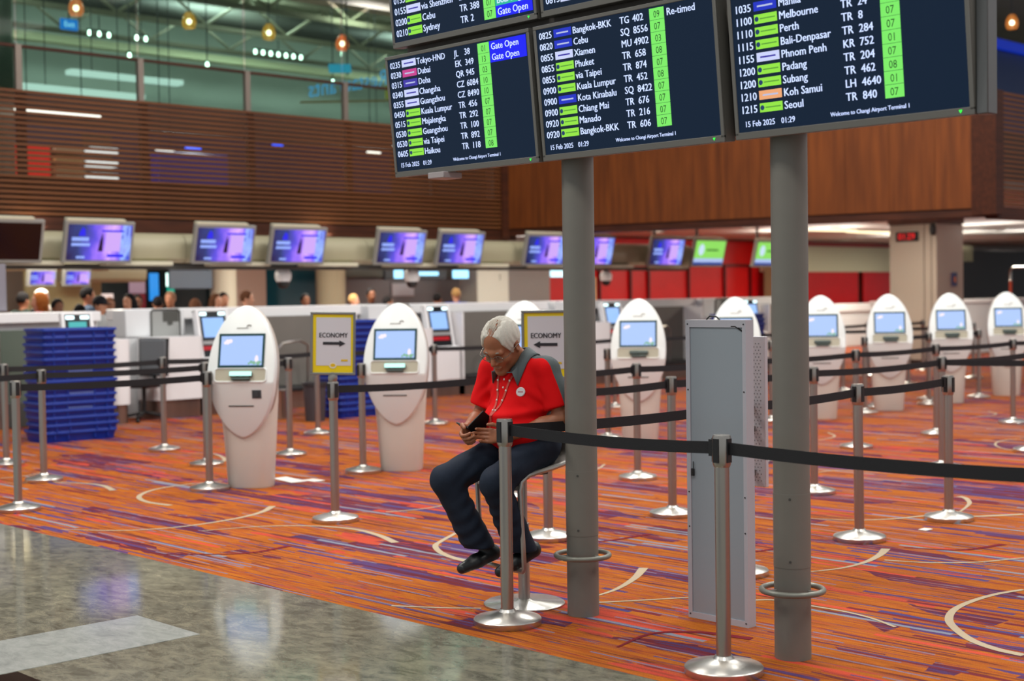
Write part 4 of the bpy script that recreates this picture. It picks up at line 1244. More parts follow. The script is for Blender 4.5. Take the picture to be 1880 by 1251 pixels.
kio = [(6.79, 10.23, 'nearest white oval check-in kiosk at left, with a dark card sticker', True, True),
       (8.36, 10.12, 'second white oval kiosk, right of the yellow economy sign', True, False),
       (9.99, 10.12, 'white oval kiosk mostly hidden behind the seated man', True, False),
       (11.67, 10.07, 'white oval kiosk between the left board post and the sheet-metal cabinet', False, False),
       (13.35, 10.05, 'white oval kiosk rising behind the pale sheet-metal cabinet', False, False),
       (15.10, 10.05, 'white oval kiosk half covered by the right board post', False, False),
       (16.68, 10.05, 'white oval kiosk just right of the right board post', False, False),
       (18.28, 10.05, 'white oval kiosk in front of the clock pillar, second from the right', False, False),
       (20.0, 10.07, 'rightmost white oval check-in kiosk', False, False)]
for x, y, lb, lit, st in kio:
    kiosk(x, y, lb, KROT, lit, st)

# ------------------------------------------------------------------ stanchions with belts
def m_of(mb, name, m):
    me = mb.mesh(name)
    me.materials.append(m)
    return me
ST = [('base', m_of(MB().lathe([(0.163, 0.0), (0.165, 0.004), (0.165, 0.028), (0.160, 0.034), (0.045, 0.062), (0.036, 0.075), (0.033, 0.075)], 44, smooth=False), 'base', steel_base)),
      ('pole', m_of(MB().lathe([(0.031, 0.07), (0.031, 0.88)], 24), 'pole', steel)),
      ('head', m_of(MB().lathe([(0.033, 0.865), (0.036, 0.87), (0.039, 0.885), (0.039, 0.99), (0.036, 0.998), (0.0, 1.0)], 24, cap=False), 'head', steel))]
slot = MB()
for k in range(4):
    slot.box(0.034, 0.0415, -0.0145, 0.0145, 0.885, 0.985, M=Matrix.Rotation(R(90) * k, 4, 'Z'))
ST.append(('belt_slot', m_of(MB().box(0.034, 0.0415, -0.0145, 0.0145, 0.885, 0.985), 'belt_slot', black_pl)))
def stanchion(x, y, label, belts=(), lean=(0, 0), z_scale=1.0):
    t = thing('stanchion', label, 'stanchion', (x, y, 0), 0, 'steel queue stanchions with black belts')
    t.rotation_euler = (lean[0], lean[1], 0)
    for nm, me in ST:
        if nm == 'belt_slot':
            for k in range(4):
                o = mk(nm, me, None, t)
                o.rotation_euler = (0, 0, R(90) * k)
        else:
            mk(nm, me, None, t)
    for (bx, by, sag) in belts:
        dx, dy = bx - x, by - y
        d = math.hypot(dx, dy)
        ux, uy = dx / d, dy / d
        pts = []
        for k in range(9):
            q = k / 8
            s_ = 0.042 + (d - 0.084) * q
            pts.append((ux * s_, uy * s_, 0.943 - sag * 4 * q * (1 - q)))
        MB().strip(pts, 0.052, (0, 0, 1), 0.003).build('belt', webbing, t)
        MB().box(d - 0.06, d - 0.036, -0.012, 0.012, 0.908, 0.978, M=Matrix.Rotation(math.atan2(uy, ux), 4, 'Z')).build('belt_clip', black_pl, t)
    return t
L5, L6, L8, L10, L12, L13 = 4.94, 6.45, 7.95, 10.2, 11.9, 13.42
stanchion(4.737, 4.948, 'stanchion in front of the seated man', [(4.729, 3.636, .015), (6.457, 4.85, .015)])
stanchion(4.729, 3.636, 'nearest stanchion in front of the pale sheet-metal cabinet', [(4.735, 2.05, .015)])
stanchion(4.735, 2.05, 'stanchion beyond the right frame edge holding the near belt')
stanchion(6.457, 4.85, 'stanchion hidden behind the pale sheet-metal cabinet, base showing', [(7.859, 4.952, .012)])
stanchion(7.859, 4.952, 'slightly leaning stanchion right of the right board post', [(8.947, 4.929, .01)], (0.0, -0.012))
stanchion(8.947, 4.929, 'stanchion at the end of the near belt line at right')
stanchion(6.586, 6.481, 'stanchion behind the stool holding the second economy sign', [(7.869, 6.494, .012)])
stanchion(7.869, 6.494, 'stanchion just left of the pale sheet-metal cabinet', [(9.464, 6.37, .012)])
stanchion(9.464, 6.37, 'stanchion covered by the right board post', [(11.48, 6.385, .015)])
stanchion(11.48, 6.385, 'stanchion close behind the end stanchion at right', [(13.2, 6.4, .015), (12.4, 5.0, .01)])
stanchion(13.2, 6.4, 'stanchion outside the right edge in the second belt line')
stanchion(12.4, 5.0, 'stanchion outside the right edge in the near belt line')
stanchion(6.122, 8.157, 'stanchion carrying the first economy sign', [(7.7, 8.05, .015)])
stanchion(7.7, 8.05, 'stanchion hidden behind the seated man', [(9.237, 8.004, .012)])
stanchion(9.237, 8.004, 'stanchion in front of the fourth kiosk', [(10.85, 7.95, .012)])
stanchion(10.85, 7.95, 'stanchion behind the sheet-metal cabinet in the middle lane', [(12.466, 7.885, .012)])
stanchion(12.466, 7.885, 'stanchion between the right board post and the seventh kiosk', [(14.118, 7.922, .012)])
stanchion(14.118, 7.922, 'stanchion behind the paired stanchions at right', [(15.847, 7.898, .012)])
stanchion(15.847, 7.898, 'stanchion in front of the rightmost kiosk', [(17.5, 7.9, .012)])
stanchion(17.5, 7.9, 'stanchion outside the right edge in the middle lane')
stanchion(4.825, 10.441, 'nearest stanchion at the left frame edge', [(6.436, 10.31, .012)])
stanchion(6.436, 10.31, 'stanchion touching the left side of the nearest kiosk')
stanchion(8.004, 10.233, 'stanchion touching the left side of the second kiosk')
stanchion(11.581, 10.454, 'stanchion left of the fourth kiosk')
stanchion(16.021, 10.001, 'stanchion beside the seventh kiosk, left side')
stanchion(14.4, 10.3, 'stanchion behind the right board post by the sixth kiosk')
stanchion(17.739, 10.059, 'stanchion left of the second kiosk from the right', [(16.9, 10.4, .005)])
stanchion(16.9, 10.4, 'stanchion behind the kiosk right of the board post')
stanchion(19.294, 10.142, 'stanchion left of the rightmost kiosk', [(18.5, 10.5, .005)])
stanchion(18.5, 10.5, 'stanchion behind the kiosk second from the right')
stanchion(5.782, 11.983, 'stanchion in front of the left tray stack', [(7.381, 11.864, .012), (4.4, 12.05, .012)])
stanchion(7.381, 11.864, 'stanchion just behind the one beside the nearest kiosk', [(8.396, 11.925, .01)])
stanchion(8.396, 11.925, 'stanchion right of the nearest kiosk')
stanchion(6.105, 13.45, 'rearmost stanchion at the left frame edge', [(7.818, 13.394, .012), (4.7, 13.5, .01)])
stanchion(7.818, 13.394, 'stanchion in front of the wide white podium', [(9.926, 13.531, .015)])
stanchion(9.926, 13.531, 'stanchion behind the first economy sign', [(11.605, 13.372, .012)])
stanchion(11.605, 13.372, 'stanchion behind the second kiosk, right side', [(13.2, 13.35, .012)])
stanchion(13.2, 13.35, 'stanchion hidden behind the left board post in the rear lane', [(14.876, 13.297, .012)])
stanchion(14.876, 13.297, 'small rear stanchion left of the fourth kiosk', [(17.0, 13.2, .012)])
stanchion(17.0, 13.2, 'rear lane stanchion behind the sheet-metal cabinet', [(19.292, 12.433, .012)])
stanchion(19.292, 12.433, 'rear lane stanchion left of the seventh kiosk', [(21.2, 12.4, .012)])
stanchion(21.2, 12.4, 'rear lane stanchion right of the seventh kiosk', [(23.4, 12.4, .012)])
stanchion(23.4, 12.4, 'rear lane stanchion by the rightmost kiosk')
stanchion(25.212, 14.422, 'farthest stanchion in front of the clock pillar', [(23.111, 14.352, .012)])
stanchion(23.111, 14.352, 'farthest stanchion left of the clock pillar', [(21.0, 14.3, .012)])
stanchion(21.0, 14.3, 'farthest stanchion behind the right board post')

# ------------------------------------------------------------------ economy signs
def economy(label, x, y, z, rz, arrow, tilt=0.0):
    t = thing('economy_sign', label, 'sign', (x, y, z), rz)
    t.rotation_euler = (0, tilt, rz)
    w, h, fr = 0.32, 0.45, 0.018
    fm = MB()
    for q in ((-w / 2, w / 2, 0, fr), (-w / 2, w / 2, h - fr, h), (-w / 2, -w / 2 + fr, fr, h - fr), (w / 2 - fr, w / 2, fr, h - fr)):
        fm.box(q[0], q[1], -0.012, 0.012, q[2], q[3], bev=0.003)
    fm.build('frame', mat('aluminium_frame', (138, 140, 138), 0.35, 0.6), t)
    MB().box(-w / 2 + fr, w / 2 - fr, -0.004, 0.008, fr, h - fr).build('yellow_poster', mat('poster_yellow', (232, 208, 8), 0.45), t)
    MB().box(-w / 2 + 0.042, w / 2 - 0.034, -0.006, -0.003, 0.068, h - 0.04).build('white_sheet', mat('poster_white', (206, 206, 212), 0.45), t)
    tb_ = MB()
    Mx = Matrix(((1, 0, 0, 0), (0, 0, -1, -0.008), (0, 1, 0, 0), (0, 0, 0, 1)))
    for dx in (-0.0012, 0.0, 0.0012):
        add_text(tb_, 'ECONOMY', 0.004 + dx, 0.268, 0.048, 0.0002 + abs(dx) * 0.1, 'C', 0.84, 0.0, M=Mx)
    s_ = 1 if arrow == 'R' else -1
    ap = [(-0.075, 0.216), (0.04, 0.216), (0.04, 0.202), (0.085, 0.225), (0.04, 0.248), (0.04, 0.236), (-0.075, 0.236)]
    tb_.add([(s_ * a + 0.004, -0.008, b) for a, b in ap], [tuple(range(7))])
    tb_.build('lettering', mat('print_black', (34, 34, 40), 0.5), t)
    MB().lathe([(0, 0), (0.026, 0)], 20, cap=False, M=Matrix(((1, 0, 0, 0), (0, 0, -1, -0.0065), (0, 0.8, 0, 0.068), (0, 0, 0, 1)))).build('emblem_disc', mat('poster_white2', (226, 224, 200), 0.45), t)
    MB().lathe([(0, 0), (0.018, 0)], 18, cap=False, M=Matrix(((1, 0, 0, 0), (0, 0, -1, -0.0072), (0, 0.7, 0, 0.07), (0, 0, 0, 1)))).box(0.058, 0.105, -0.0072, -0.0065, 0.098, 0.112).build('emblem', mat('poster_yellow_dark', (216, 180, 10), 0.45), t)
    MB().lathe([(0.03, -0.045), (0.034, -0.02), (0.03, 0.0), (0.012, 0.005), (0.012, 0.02)], 16).build('adapter', steel, t)
economy('yellow bordered economy sign with an arrow pointing right', 6.122, 8.157, 1.045, -R(38), 'R', R(1.5))
economy('yellow bordered economy sign with a left arrow behind the seated man', 6.586, 6.481, 1.045, -R(57), 'L')

# ------------------------------------------------------------------ pale sheet-metal cabinet
cb = thing('sheet_metal_cabinet', 'pale grey sheet-metal cabinet standing between the board posts', 'cabinet', (5.445, 4.035, 0))
face = mat('blue_grey_sheet', (150, 160, 168), 0.4, 0.05, noise=0.03, nscale=2)
edge = mat('pale_sheet_edge', (182, 182, 190), 0.42, noise=0.02, nscale=4)
MB().box(0.006, 0.055, 0.0, 0.36, 0.0, 1.46).build('body', edge, cb)
MB().box(0.0, 0.008, 0.018, 0.335, 0.03, 1.425).build('face_panel', face, cb)
fm = MB()
for q in ((0, 0.36, 0, 0.03), (0, 0.36, 1.425, 1.46), (0, 0.02, 0.03, 1.425), (0.336, 0.36, 0.03, 1.425)):
    fm.box(-0.006, 0.006, q[0], q[1], q[2], q[3])
fm.build('edge_frame', edge, cb)
for z in (0.02, 0.45, 0.62, 0.86, 1.12, 1.44):
    for y_ in (0.012, 0.347):
        MB().lathe([(0.004, 0), (0.004, 0.002)], 8, M=Matrix(((0, 0, -1, -0.006), (0, 1, 0, y_), (1, 0, 0, z), (0, 0, 0, 1)))).build('rivet', mat('rivet_dark', (50, 50, 52), 0.4), cb)
MB().box(-0.012, -0.004, 0.315, 0.33, 0.70, 0.735).box(-0.0075, -0.006, 0.318, 0.322, 0.735, 0.77).build('latch', black_pl, cb)
MB().tube([(0.0, 0.02, 1.405), (-0.004, 0.06, 1.43), (-0.004, 0.085, 1.43)], 0.004, 5).build('scuff_tape', black_pl, cb)
MB().tube([(0.02, 0.17, 1.46), (0.02, 0.19, 1.475), (0.02, 0.23, 1.478), (0.02, 0.25, 1.462)], 0.004, 6).build('wire_clip', black_pl, cb)
pf = thing('perforated_panel', 'pale perforated metal panel behind the sheet-metal cabinet', 'panel', (6.6, 4.765, 0), 0)
MB().box(0, 0.03, 0, 0.30, 0.485, 1.34, bev=0.003).build('sheet', mat('perforated_sheet', (196, 194, 200), 0.45), pf)
hole = m_of(MB().box(-0.0008, 0.001, -0.004, 0.004, -0.004, 0.004), 'hole', mat('hole_grey', (128, 126, 130), 0.6))
hm = MB()
for i in range(42):
    for j in range(5):
        yy = 0.03 + j * 0.022 + (0.011 if i % 2 else 0)
        hm.box(-0.0008, 0.001, yy - 0.0035, yy + 0.0035, 0.52 + i * 0.019 - 0.0035, 0.52 + i * 0.019 + 0.0035)
hm.build('perforations', MATS['hole_grey'], pf)['kind'] = 'stuff'
for q in (0.55, 0.8):
    MB().box(-0.115, 0.0, 0.07, 0.1, q, q + 0.03).build('bracket', steel, pf)

# paper on the carpet
tag(MB().add([(7.13, 10.12, .004), (7.2, 10.5, .004), (7.33, 10.48, .004), (7.28, 10.1, .004), (7.13, 10.12, .006), (7.2, 10.5, .006), (7.33, 10.48, .010), (7.28, 10.1, .007)], [(3, 2, 1, 0), (4, 5, 6, 7), (0, 1, 5, 4), (1, 2, 6, 5), (2, 3, 7, 6), (3, 0, 4, 7)]).build('paper_sheet', mat('paper', (226, 222, 216), 0.7)), 'white paper sheet on the carpet beside the nearest kiosk', 'paper')
tag(MB().box(7.3, 7.42, 10.02, 10.2, 0.003, 0.006).build('paper_sheet', MATS['paper']), 'smaller white paper slip behind the sheet on the carpet', 'paper')
tag(MB().box(8.42, 8.5, 3.9 + .9, 3.96 + .9, 0.002, 0.008).build('paper_scrap', MATS['paper']), 'tiny white paper scrap on the carpet right of the right post', 'paper')

# ------------------------------------------------------------------ departure board
bd = thing('departure_board', 'departure board of dark flight screens on two grey posts', 'departure board', (5.138, 4.197, 0))
def add_post(dy):
    p = MB().lathe([(0.079, 0.0), (0.079, 0.40), (0.0805, 0.40), (0.0805, 0.72), (0.079, 0.72), (0.079, 2.3)], 36).build('post', post_grey, bd, (0, dy, 0))
    MB().tube([(0.132 * math.cos(a), 0.132 * math.sin(a), 0.296) for a in np.linspace(0, 2 * math.pi, 40, endpoint=False)], 0.013, 10, closed=True).build('foot_ring', mat('ring_grey', (128, 128, 118), 0.35, 0.3), p)
    for a in (0.6, 2.7, 4.8):
        MB().tube([(0.075 * math.cos(a), 0.075 * math.sin(a), 0.296), (0.13 * math.cos(a), 0.13 * math.sin(a), 0.296)], 0.008, 6).build('ring_bracket', post_grey, p)
    for z in (0.43, 0.70):
        a = math.atan2(-0.5, -0.9)
        MB().lathe([(0.006, 0), (0.006, 0.003)], 8, M=Matrix.Translation((0.079 * math.cos(a), 0.079 * math.sin(a), z)) @ Matrix.Rotation(a, 4, 'Z') @ Matrix.Rotation(R(90), 4, 'Y')).build('screw', dark_grey, p)
add_post(0.623)
add_post(-0.623)
navy = mat('screen_navy', (4, 5, 7), 0.35, emit=(18, 33, 52), es=0.9, spec=0.12)
gate_m = emis('gate_tile_green', (118, 226, 96), 0.95)
gate_t = emis('gate_digits', (24, 74, 24), 0.7, False)
stat_b = emis('status_blue', (0, 10, 235), 0.95)
stat_t = emis('status_teal', (30, 180, 150), 0.9)
logo_cols = {'g': emis('logo_green', (140, 220, 60), 0.95), 'w': emis('logo_white', (196, 204, 240), 0.95), 'p': emis('logo_pink', (196, 60, 140), 0.9), 'v': emis('logo_violet', (60, 50, 170), 0.8), 'b': emis('logo_blue', (14, 40, 190), 0.9), 'o': emis('logo_orange', (228, 160, 110), 0.95)}
logo_cols['gl'] = emis('logo_line_green', (90, 160, 50), 0.8, False)
logo_mark = emis('logo_mark_navy', (20, 60, 110), 0.7, False)
logo_line = emis('logo_line_pale', (190, 200, 235), 0.8, False)
led_g = emis('led_green', (40, 255, 60), 2.0, False)
PW, PH = 1.105, 0.65
def display(y_left, z_bot, rows_, footer=True, first=0, pitch_rows=10, label=None):
    M = Matrix(((0, 0, -1, 4.985 - 5.138), (-1, 0, 0, y_left - 4.197), (0, 1, 0, z_bot), (0, 0, 0, 1))) @ Matrix.Rotation(R(5.5), 4, 'X')
    hb = MB()
    fr = 0.018
    hb.box(0, PW, 0, PH, -0.07, -0.006)
    for q in ((0, PW, 0, fr + 0.012), (0, PW, PH - fr, PH), (0, fr, fr, PH - fr), (PW - fr, PW, fr, PH - fr)):
        hb.box(q[0], q[1], q[2], q[3], -0.006, 0.006, bev=0.002)
    p = hb.build('display_panel', bezel_grey, bd)
    p.matrix_local = M
    MB().box(fr, PW - fr, fr + 0.012, PH - fr, -0.006, 0.0).build('screen', navy, p)
    iw, ih, x0, y0 = PW - 2 * fr, PH - 2 * fr - 0.012, fr, fr + 0.012
    X = lambda a: x0 + a * iw
    sp = (0.0875 if footer else 0.0965) * ih
    ytop = y0 + ih * 0.945
    for (r_, tm, lg, dest, code, num, gate, stat) in rows_:
        yc = ytop - r_ * sp
        ts = sp * 0.88
        yb = yc - ts * 0.36
        def put(name, body, a_, size=ts, sx=0.94, y_=yb):
            tx = MB()
            for dx in (-0.0009, 0.0009):
                add_text(tx, body, X(a_) + dx, y_, size, 0.002 + dx * 0.1, 'L', sx, 0.0)
            if tx.v:
                tx.build(name, text_white, p)
        put('time_text', tm, 0.016)
        if lg:
            MB().box(X(0.108), X(0.215), yc - sp * 0.36, yc + sp * 0.36, 0.0, 0.0015).build('airline_logo', logo_cols[lg], p)
            if lg == 'g':
                MB().lathe([(0, 0), (sp * 0.2, 0)], 12, (X(0.12), yc, 0.002), cap=False).build('logo_disc', logo_mark, p)
                MB().box(X(0.135), X(0.207), yc - 0.0025, yc + 0.0025, 0.0015, 0.002).build('logo_line', logo_cols['gl'], p)
            else:
                MB().box(X(0.125), X(0.198), yc - 0.004, yc + 0.003, 0.0015, 0.002).build('logo_line', logo_line if lg != 'w' else logo_cols['v'], p)
        put('destination_text', dest, 0.224)
        put('airline_code', code, 0.502)
        put('flight_number', num, 0.574)
        if gate:
            MB().box(X(0.668), X(0.746), yc - sp * 0.485, yc + sp * 0.485, 0.0, 0.0015).build('gate_tile', gate_m, p)
            gd = add_text(MB(), gate, X(0.707), yb, ts * 0.95, 0.002, 'C', 0.85, 0.0)
            gd.build('gate_digits', gate_t, p)
        if stat:
            if stat != 'Re-timed':
                MB().box(X(0.749), X(0.992), yc - sp * 0.5, yc + sp * 0.5, 0.0, 0.0012).build('status_tile', stat_t if stat == 'Boarding' else stat_b, p)
            put('status_text', stat, 0.760)
    if footer:
        for nm_, bd_, a_ in (('date_text', '15 Feb 2025', 0.03), ('clock_text', '01:29', 0.205)):
            tx = MB()
            for dx in (-0.0006, 0.0006):
                add_text(tx, bd_, X(a_) + dx, y0 + ih * 0.035, sp * 0.66, 0.002, 'L', 0.90, 0.0)
            tx.build(nm_, text_white, p)
        tx = MB()
        for dx in (-0.0005, 0.0005):
            add_text(tx, 'Welcome to Changi Airport Terminal 1', X(0.43) + dx, y0 + ih * 0.04, sp * 0.46, 0.002, 'L', 0.92, 0.0)
        tx.build('welcome_text', text_white, p)
    lt = MB().add([(PW * 0.945, 0.022, 0.008), (PW * 0.957, 0.022, 0.008), (PW * 0.951, 0.010, 0.008)], [(2, 1, 0)])
    lt.build('power_light', led_g, p)
    return p
ZL = 2.245
B1 = [(0, '0235', 'w', 'Tokyo-HND', 'JL', '38', '01', 'Gate Open'), (1, '0230', 'p', 'Dubai', 'EK', '349', '13', 'Gate Open'), (2, '0315', 'v', 'Doha', 'QR', '945', '03', ''), (3, '0340', 'w', 'Changsha', 'CZ', '6084', '10', ''), (4, '0355', 'w', 'Guangzhou', 'CZ', '8490', '10', ''), (5, '0450', 'g', 'Kuala Lumpur', 'TR', '456', '07', ''), (6, '0515', 'g', 'Majalengka', 'TR', '292', '07', ''), (7, '0530', 'g', 'Guangzhou', 'TR', '100', '07', ''), (8, '0530', 'g', 'via Taipei', 'TR', '892', '07', ''), (9, '0605', 'g', 'Haikou', 'TR', '118', '08', '')]
B2 = [(0, '0825', 'b', 'Bangkok-BKK', 'TG', '402', '09', 'Re-timed'), (1, '0820', 'b', 'Cebu', 'SQ', '8556', '07', ''), (2, '0855', 'w', 'Xiamen', 'MU', '4902', '03', ''), (3, '0855', 'g', 'Phuket', 'TR', '658', '08', ''), (4, '0855', 'g', 'via Taipei', 'TR', '874', '07', ''), (5, '0900', 'g', 'Kuala Lumpur', 'TR', '452', '08', ''), (6, '0900', 'b', 'Kota Kinabalu', 'SQ', '8422', '07', ''), (7, '0900', 'g', 'Chiang Mai', 'TR', '676', '07', ''), (8, '0920', 'g', 'Manado', 'TR', '216', '07', ''), (9, '0920', 'g', 'Bangkok-BKK', 'TR', '606', '07', '')]
B3 = [(1, '1035', 'b', 'Manila', '', '', '', ''), (2, '1100', 'g', 'Melbourne', 'TR', '24', '07', ''), (3, '1110', 'g', 'Perth', 'TR', '8', '07', ''), (4, '1115', 'g', 'Bali-Denpasar', 'TR', '284', '07', ''), (5, '1155', 'w', 'Phnom Penh', 'KR', '752', '01', ''), (6, '1200', 'g', 'Padang', 'TR', '204', '07', ''), (7, '1200', 'g', 'Subang', 'TR', '462', '08', ''), (8, '1210', 'o', 'Koh Samui', 'LH', '4640', '01', ''), (9, '1215', 'g', 'Seoul', 'TR', '840', '07', '')]
U1 = [(6, '0155', 'g', 'Hong Kong', 'TR', '', '', ''), (7, '0155', 'w', 'via Shenzhen', 'ZH', '', '', ''), (8, '0200', 'g', 'Cebu', 'TR', '388', '07', 'Boarding'), (9, '0210', 'g', 'Sydney', 'TR', '2', '07', 'Gate Open')]
U2 = [(9, '0815', 'w', '', '', '', '', '')]
display(6.035, ZL, B1)
display(4.90, ZL, B2)
display(3.735, ZL, B3)
display(6.035, ZL + 0.70, U1, False)
display(4.90, ZL + 0.70, U2, False)
display(3.735, ZL + 0.70, [], False)
MB().box(-0.07, 0.06, 2.75 - 4.197, 6.02 - 4.197, ZL + 0.03, ZL + 1.4).build('support_frame', frame_grey, bd)
MB().box(-0.15, -0.075, 2.58 - 4.197, 2.628 - 4.197, ZL - 0.0, ZL + 1.4, bev=0.004).build('end_cover', mat('end_cover_grey', (94, 96, 96), 0.5), bd)
MB().box(-0.19, -0.06, 5.60 - 4.197, 5.73 - 4.197, ZL - 0.03, ZL + 0.003, bev=0.004).build('sensor_box', mat('sensor_pale', (168, 158, 158), 0.5), bd)

# ------------------------------------------------------------------ figures: smooth bodies from distance fields
def smin(a, b, k):
    h = np.clip(0.5 + 0.5 * (b - a) / k, 0, 1)
    return b * (1 - h) + a * h - k * h * (1 - h)
def smax(a, b, k):
    return -smin(-a, -b, k)
def rc(P, a, b, ra, rb):
    a, b = np.asarray(a, float), np.asarray(b, float)
    ba = b - a
    t = np.clip((P - a) @ ba / max(1e-9, ba @ ba), 0, 1)
    return np.linalg.norm(P - a - t[:, None] * ba, axis=1) - (ra + t * (rb - ra))
def el(P, c, r, rot=None):
    q = P - np.asarray(c, float)
    if rot is not None:
        q = q @ rot
    r = np.asarray(r, float)
    k0 = np.linalg.norm(q / r, axis=1)
    k1 = np.linalg.norm(q / (r * r), axis=1)
    return k0 * (k0 - 1) / np.maximum(k1, 1e-6)
def rotm(axis, deg):
    return np.array(Matrix.Rotation(R(deg), 3, axis))
def chain(P, pts, rad, k=0.01):
    d = None
    for i in range(len(pts) - 1):
        e = rc(P, pts[i], pts[i + 1], rad[i], rad[i + 1])
        d = e if d is None else smin(d, e, k)
    return d
def surface(fn, lo, hi, h, name):
    lo, hi = np.asarray(lo, float), np.asarray(hi, float)
    B = 8
    nb = np.ceil((hi - lo) / (h * B)).astype(int)
    g = np.stack(np.meshgrid(*[np.arange(n) for n in nb], indexing='ij'), -1).reshape(-1, 3)
    d = fn(lo + (g + 0.5) * h * B)
    g = g[np.abs(d) < h * B * 1.25]
    o = np.stack(np.meshgrid(*[np.arange(B)] * 3, indexing='ij'), -1).reshape(-1, 3)
    c = (g[:, None, :] * B + o[None]).reshape(-1, 3)
    d = fn(lo + (c + 0.5) * h)
    c = c[np.abs(d) < h * 1.9]
    N = nb * B + 2
    key = lambda q: (q[..., 0] * N[1] + q[..., 1]) * N[2] + q[..., 2]
    co = np.array([(i, j, k) for i in (0, 1) for j in (0, 1) for k in (0, 1)])
    ck = key(c[:, None, :] + co[None])
    uk, inv = np.unique(ck.ravel(), return_inverse=True)
    z = uk % N[2]
    y = (uk // N[2]) % N[1]
    x = uk // (N[1] * N[2])
    V = fn(lo + np.stack((x, y, z), -1) * h)[inv.ravel()].reshape(-1, 8)
    act = (V.min(1) < 0) & (V.max(1) >= 0)
    c, V = c[act], V[act]
    E_ = [(a, b) for a in range(8) for b in range(a + 1, 8) if np.abs(co[a] - co[b]).sum() == 1]
    s = np.zeros((len(c), 3))
    n = np.zeros(len(c))
    for a, b in E_:
        m = (V[:, a] < 0) != (V[:, b] < 0)
        t = V[m, a] / (V[m, a] - V[m, b])
        s[m] += co[a] + t[:, None] * (co[b] - co[a])
        n[m] += 1
    verts = lo + (c + s / n[:, None]) * h
    kc = key(c)
    order = np.argsort(kc)
    ks_ = kc[order]
    def find(q):
        kk = key(q)
        i = np.clip(np.searchsorted(ks_, kk), 0, len(ks_) - 1)
        ok = ks_[i] == kk
        return order[i], ok
    faces = []
    for ax in range(3):
        e = np.zeros(3, int); e[ax] = 1
        hi_i = [i for i in range(8) if (co[i] == e).all()][0]
        m = (V[:, 0] < 0) != (V[:, hi_i] < 0)
        cc = c[m]
        u, w = np.zeros(3, int), np.zeros(3, int)
        u[(ax + 1) % 3] = 1
        w[(ax + 2) % 3] = 1
        i0 = np.nonzero(m)[0]
        i1, o1 = find(cc - u)
        i2, o2 = find(cc - u - w)
        i3, o3 = find(cc - w)
        ok = o1 & o2 & o3
        q = np.stack((i0, i1, i2, i3), -1)[ok]
        fl = (V[m, 0] < 0)[ok]
        q[~fl] = q[~fl][:, ::-1]
        faces.append(q)
    F = np.concatenate(faces)
    me = bpy.data.meshes.new(name)
    me.from_pydata(verts.tolist(), [], F.tolist())
    me.polygons.foreach_set('use_smooth', [True] * len(me.polygons))
    me.update()
    return me

# ---- the seated man: local x = forward, y = his left, z = up
MC = (5.12, 5.22)
def head_frame():
    Rm = rotm('Z', 12) @ rotm('Y', 37) @ rotm('X', -3)
    return Rm, np.array((0.132, -0.005, 1.345))
HR, HO = head_frame()
HS = 1.05
def to_head(P):
    return (P - HO) @ HR / HS
def head_sdf(P):
    d = el(P, (-0.012, 0, 0.03), (0.100, 0.079, 0.094))
    d = smin(d, el(P, (0.035, 0, -0.045), (0.060, 0.060, 0.074)), 0.03)
    for s in (-1, 1):
        d = smin(d, rc(P, (-0.005, s * 0.055, -0.045), (0.068, s * 0.018, -0.108), 0.019, 0.017), 0.025)
        d = smin(d, el(P, (0.06, s * 0.040, -0.034), (0.028, 0.024, 0.022)), 0.02)
    d = smin(d, el(P, (0.080, 0, -0.110), (0.020, 0.022, 0.016)), 0.02)
    d = smin(d, rc(P, (0.080, -0.045, 0.014), (0.088, 0.0, 0.012), 0.010, 0.011), 0.018)
    d = smin(d, rc(P, (0.080, 0.045, 0.014), (0.088, 0.0, 0.012), 0.010, 0.011), 0.018)
    for s in (-1, 1):
        d = smax(d, -el(P, (0.101, s * 0.031, -0.008), (0.018, 0.017, 0.012)), 0.012)
        d = smin(d, el(P, (0.077, s * 0.031, -0.007), (0.013, 0.015, 0.010)), 0.004)
    d = smin(d, rc(P, (0.086, 0, 0.004), (0.113, 0, -0.036), 0.009, 0.0125), 0.012)
    for s in (-1, 1):
        d = smin(d, el(P, (0.100, s * 0.013, -0.041), (0.011, 0.008, 0.008)), 0.008)
    d = smin(d, el(P, (0.092, 0, -0.071), (0.012, 0.024, 0.006)), 0.008)
    d = smin(d, el(P, (0.090, 0, -0.083), (0.011, 0.020, 0.006)), 0.008)
    d = smax(d, -el(P, (0.104, 0, -0.077), (0.010, 0.024, 0.0018)), 0.003)
    for s in (-1, 1):
        e = el(P - np.array((-0.008, s * 0.082, -0.008)), (0, 0, 0), (0.021, 0.010, 0.033), rotm('Y', -12) @ rotm('Z', s * 18))
        e = smax(e, -el(P, (-0.002, s * 0.094, -0.006), (0.011, 0.008, 0.018)), 0.006)
        d = smin(d, e, 0.008)
    return d * HS
SHR, SHL = (0.03, -0.180, 1.215), (0.0, 0.185, 1.215)
ELR, ELL = (0.06, -0.245, 0.968), (-0.03, 0.262, 0.968)
WRR, WRL = (0.236, -0.158, 0.918), (0.182, 0.083, 0.884)
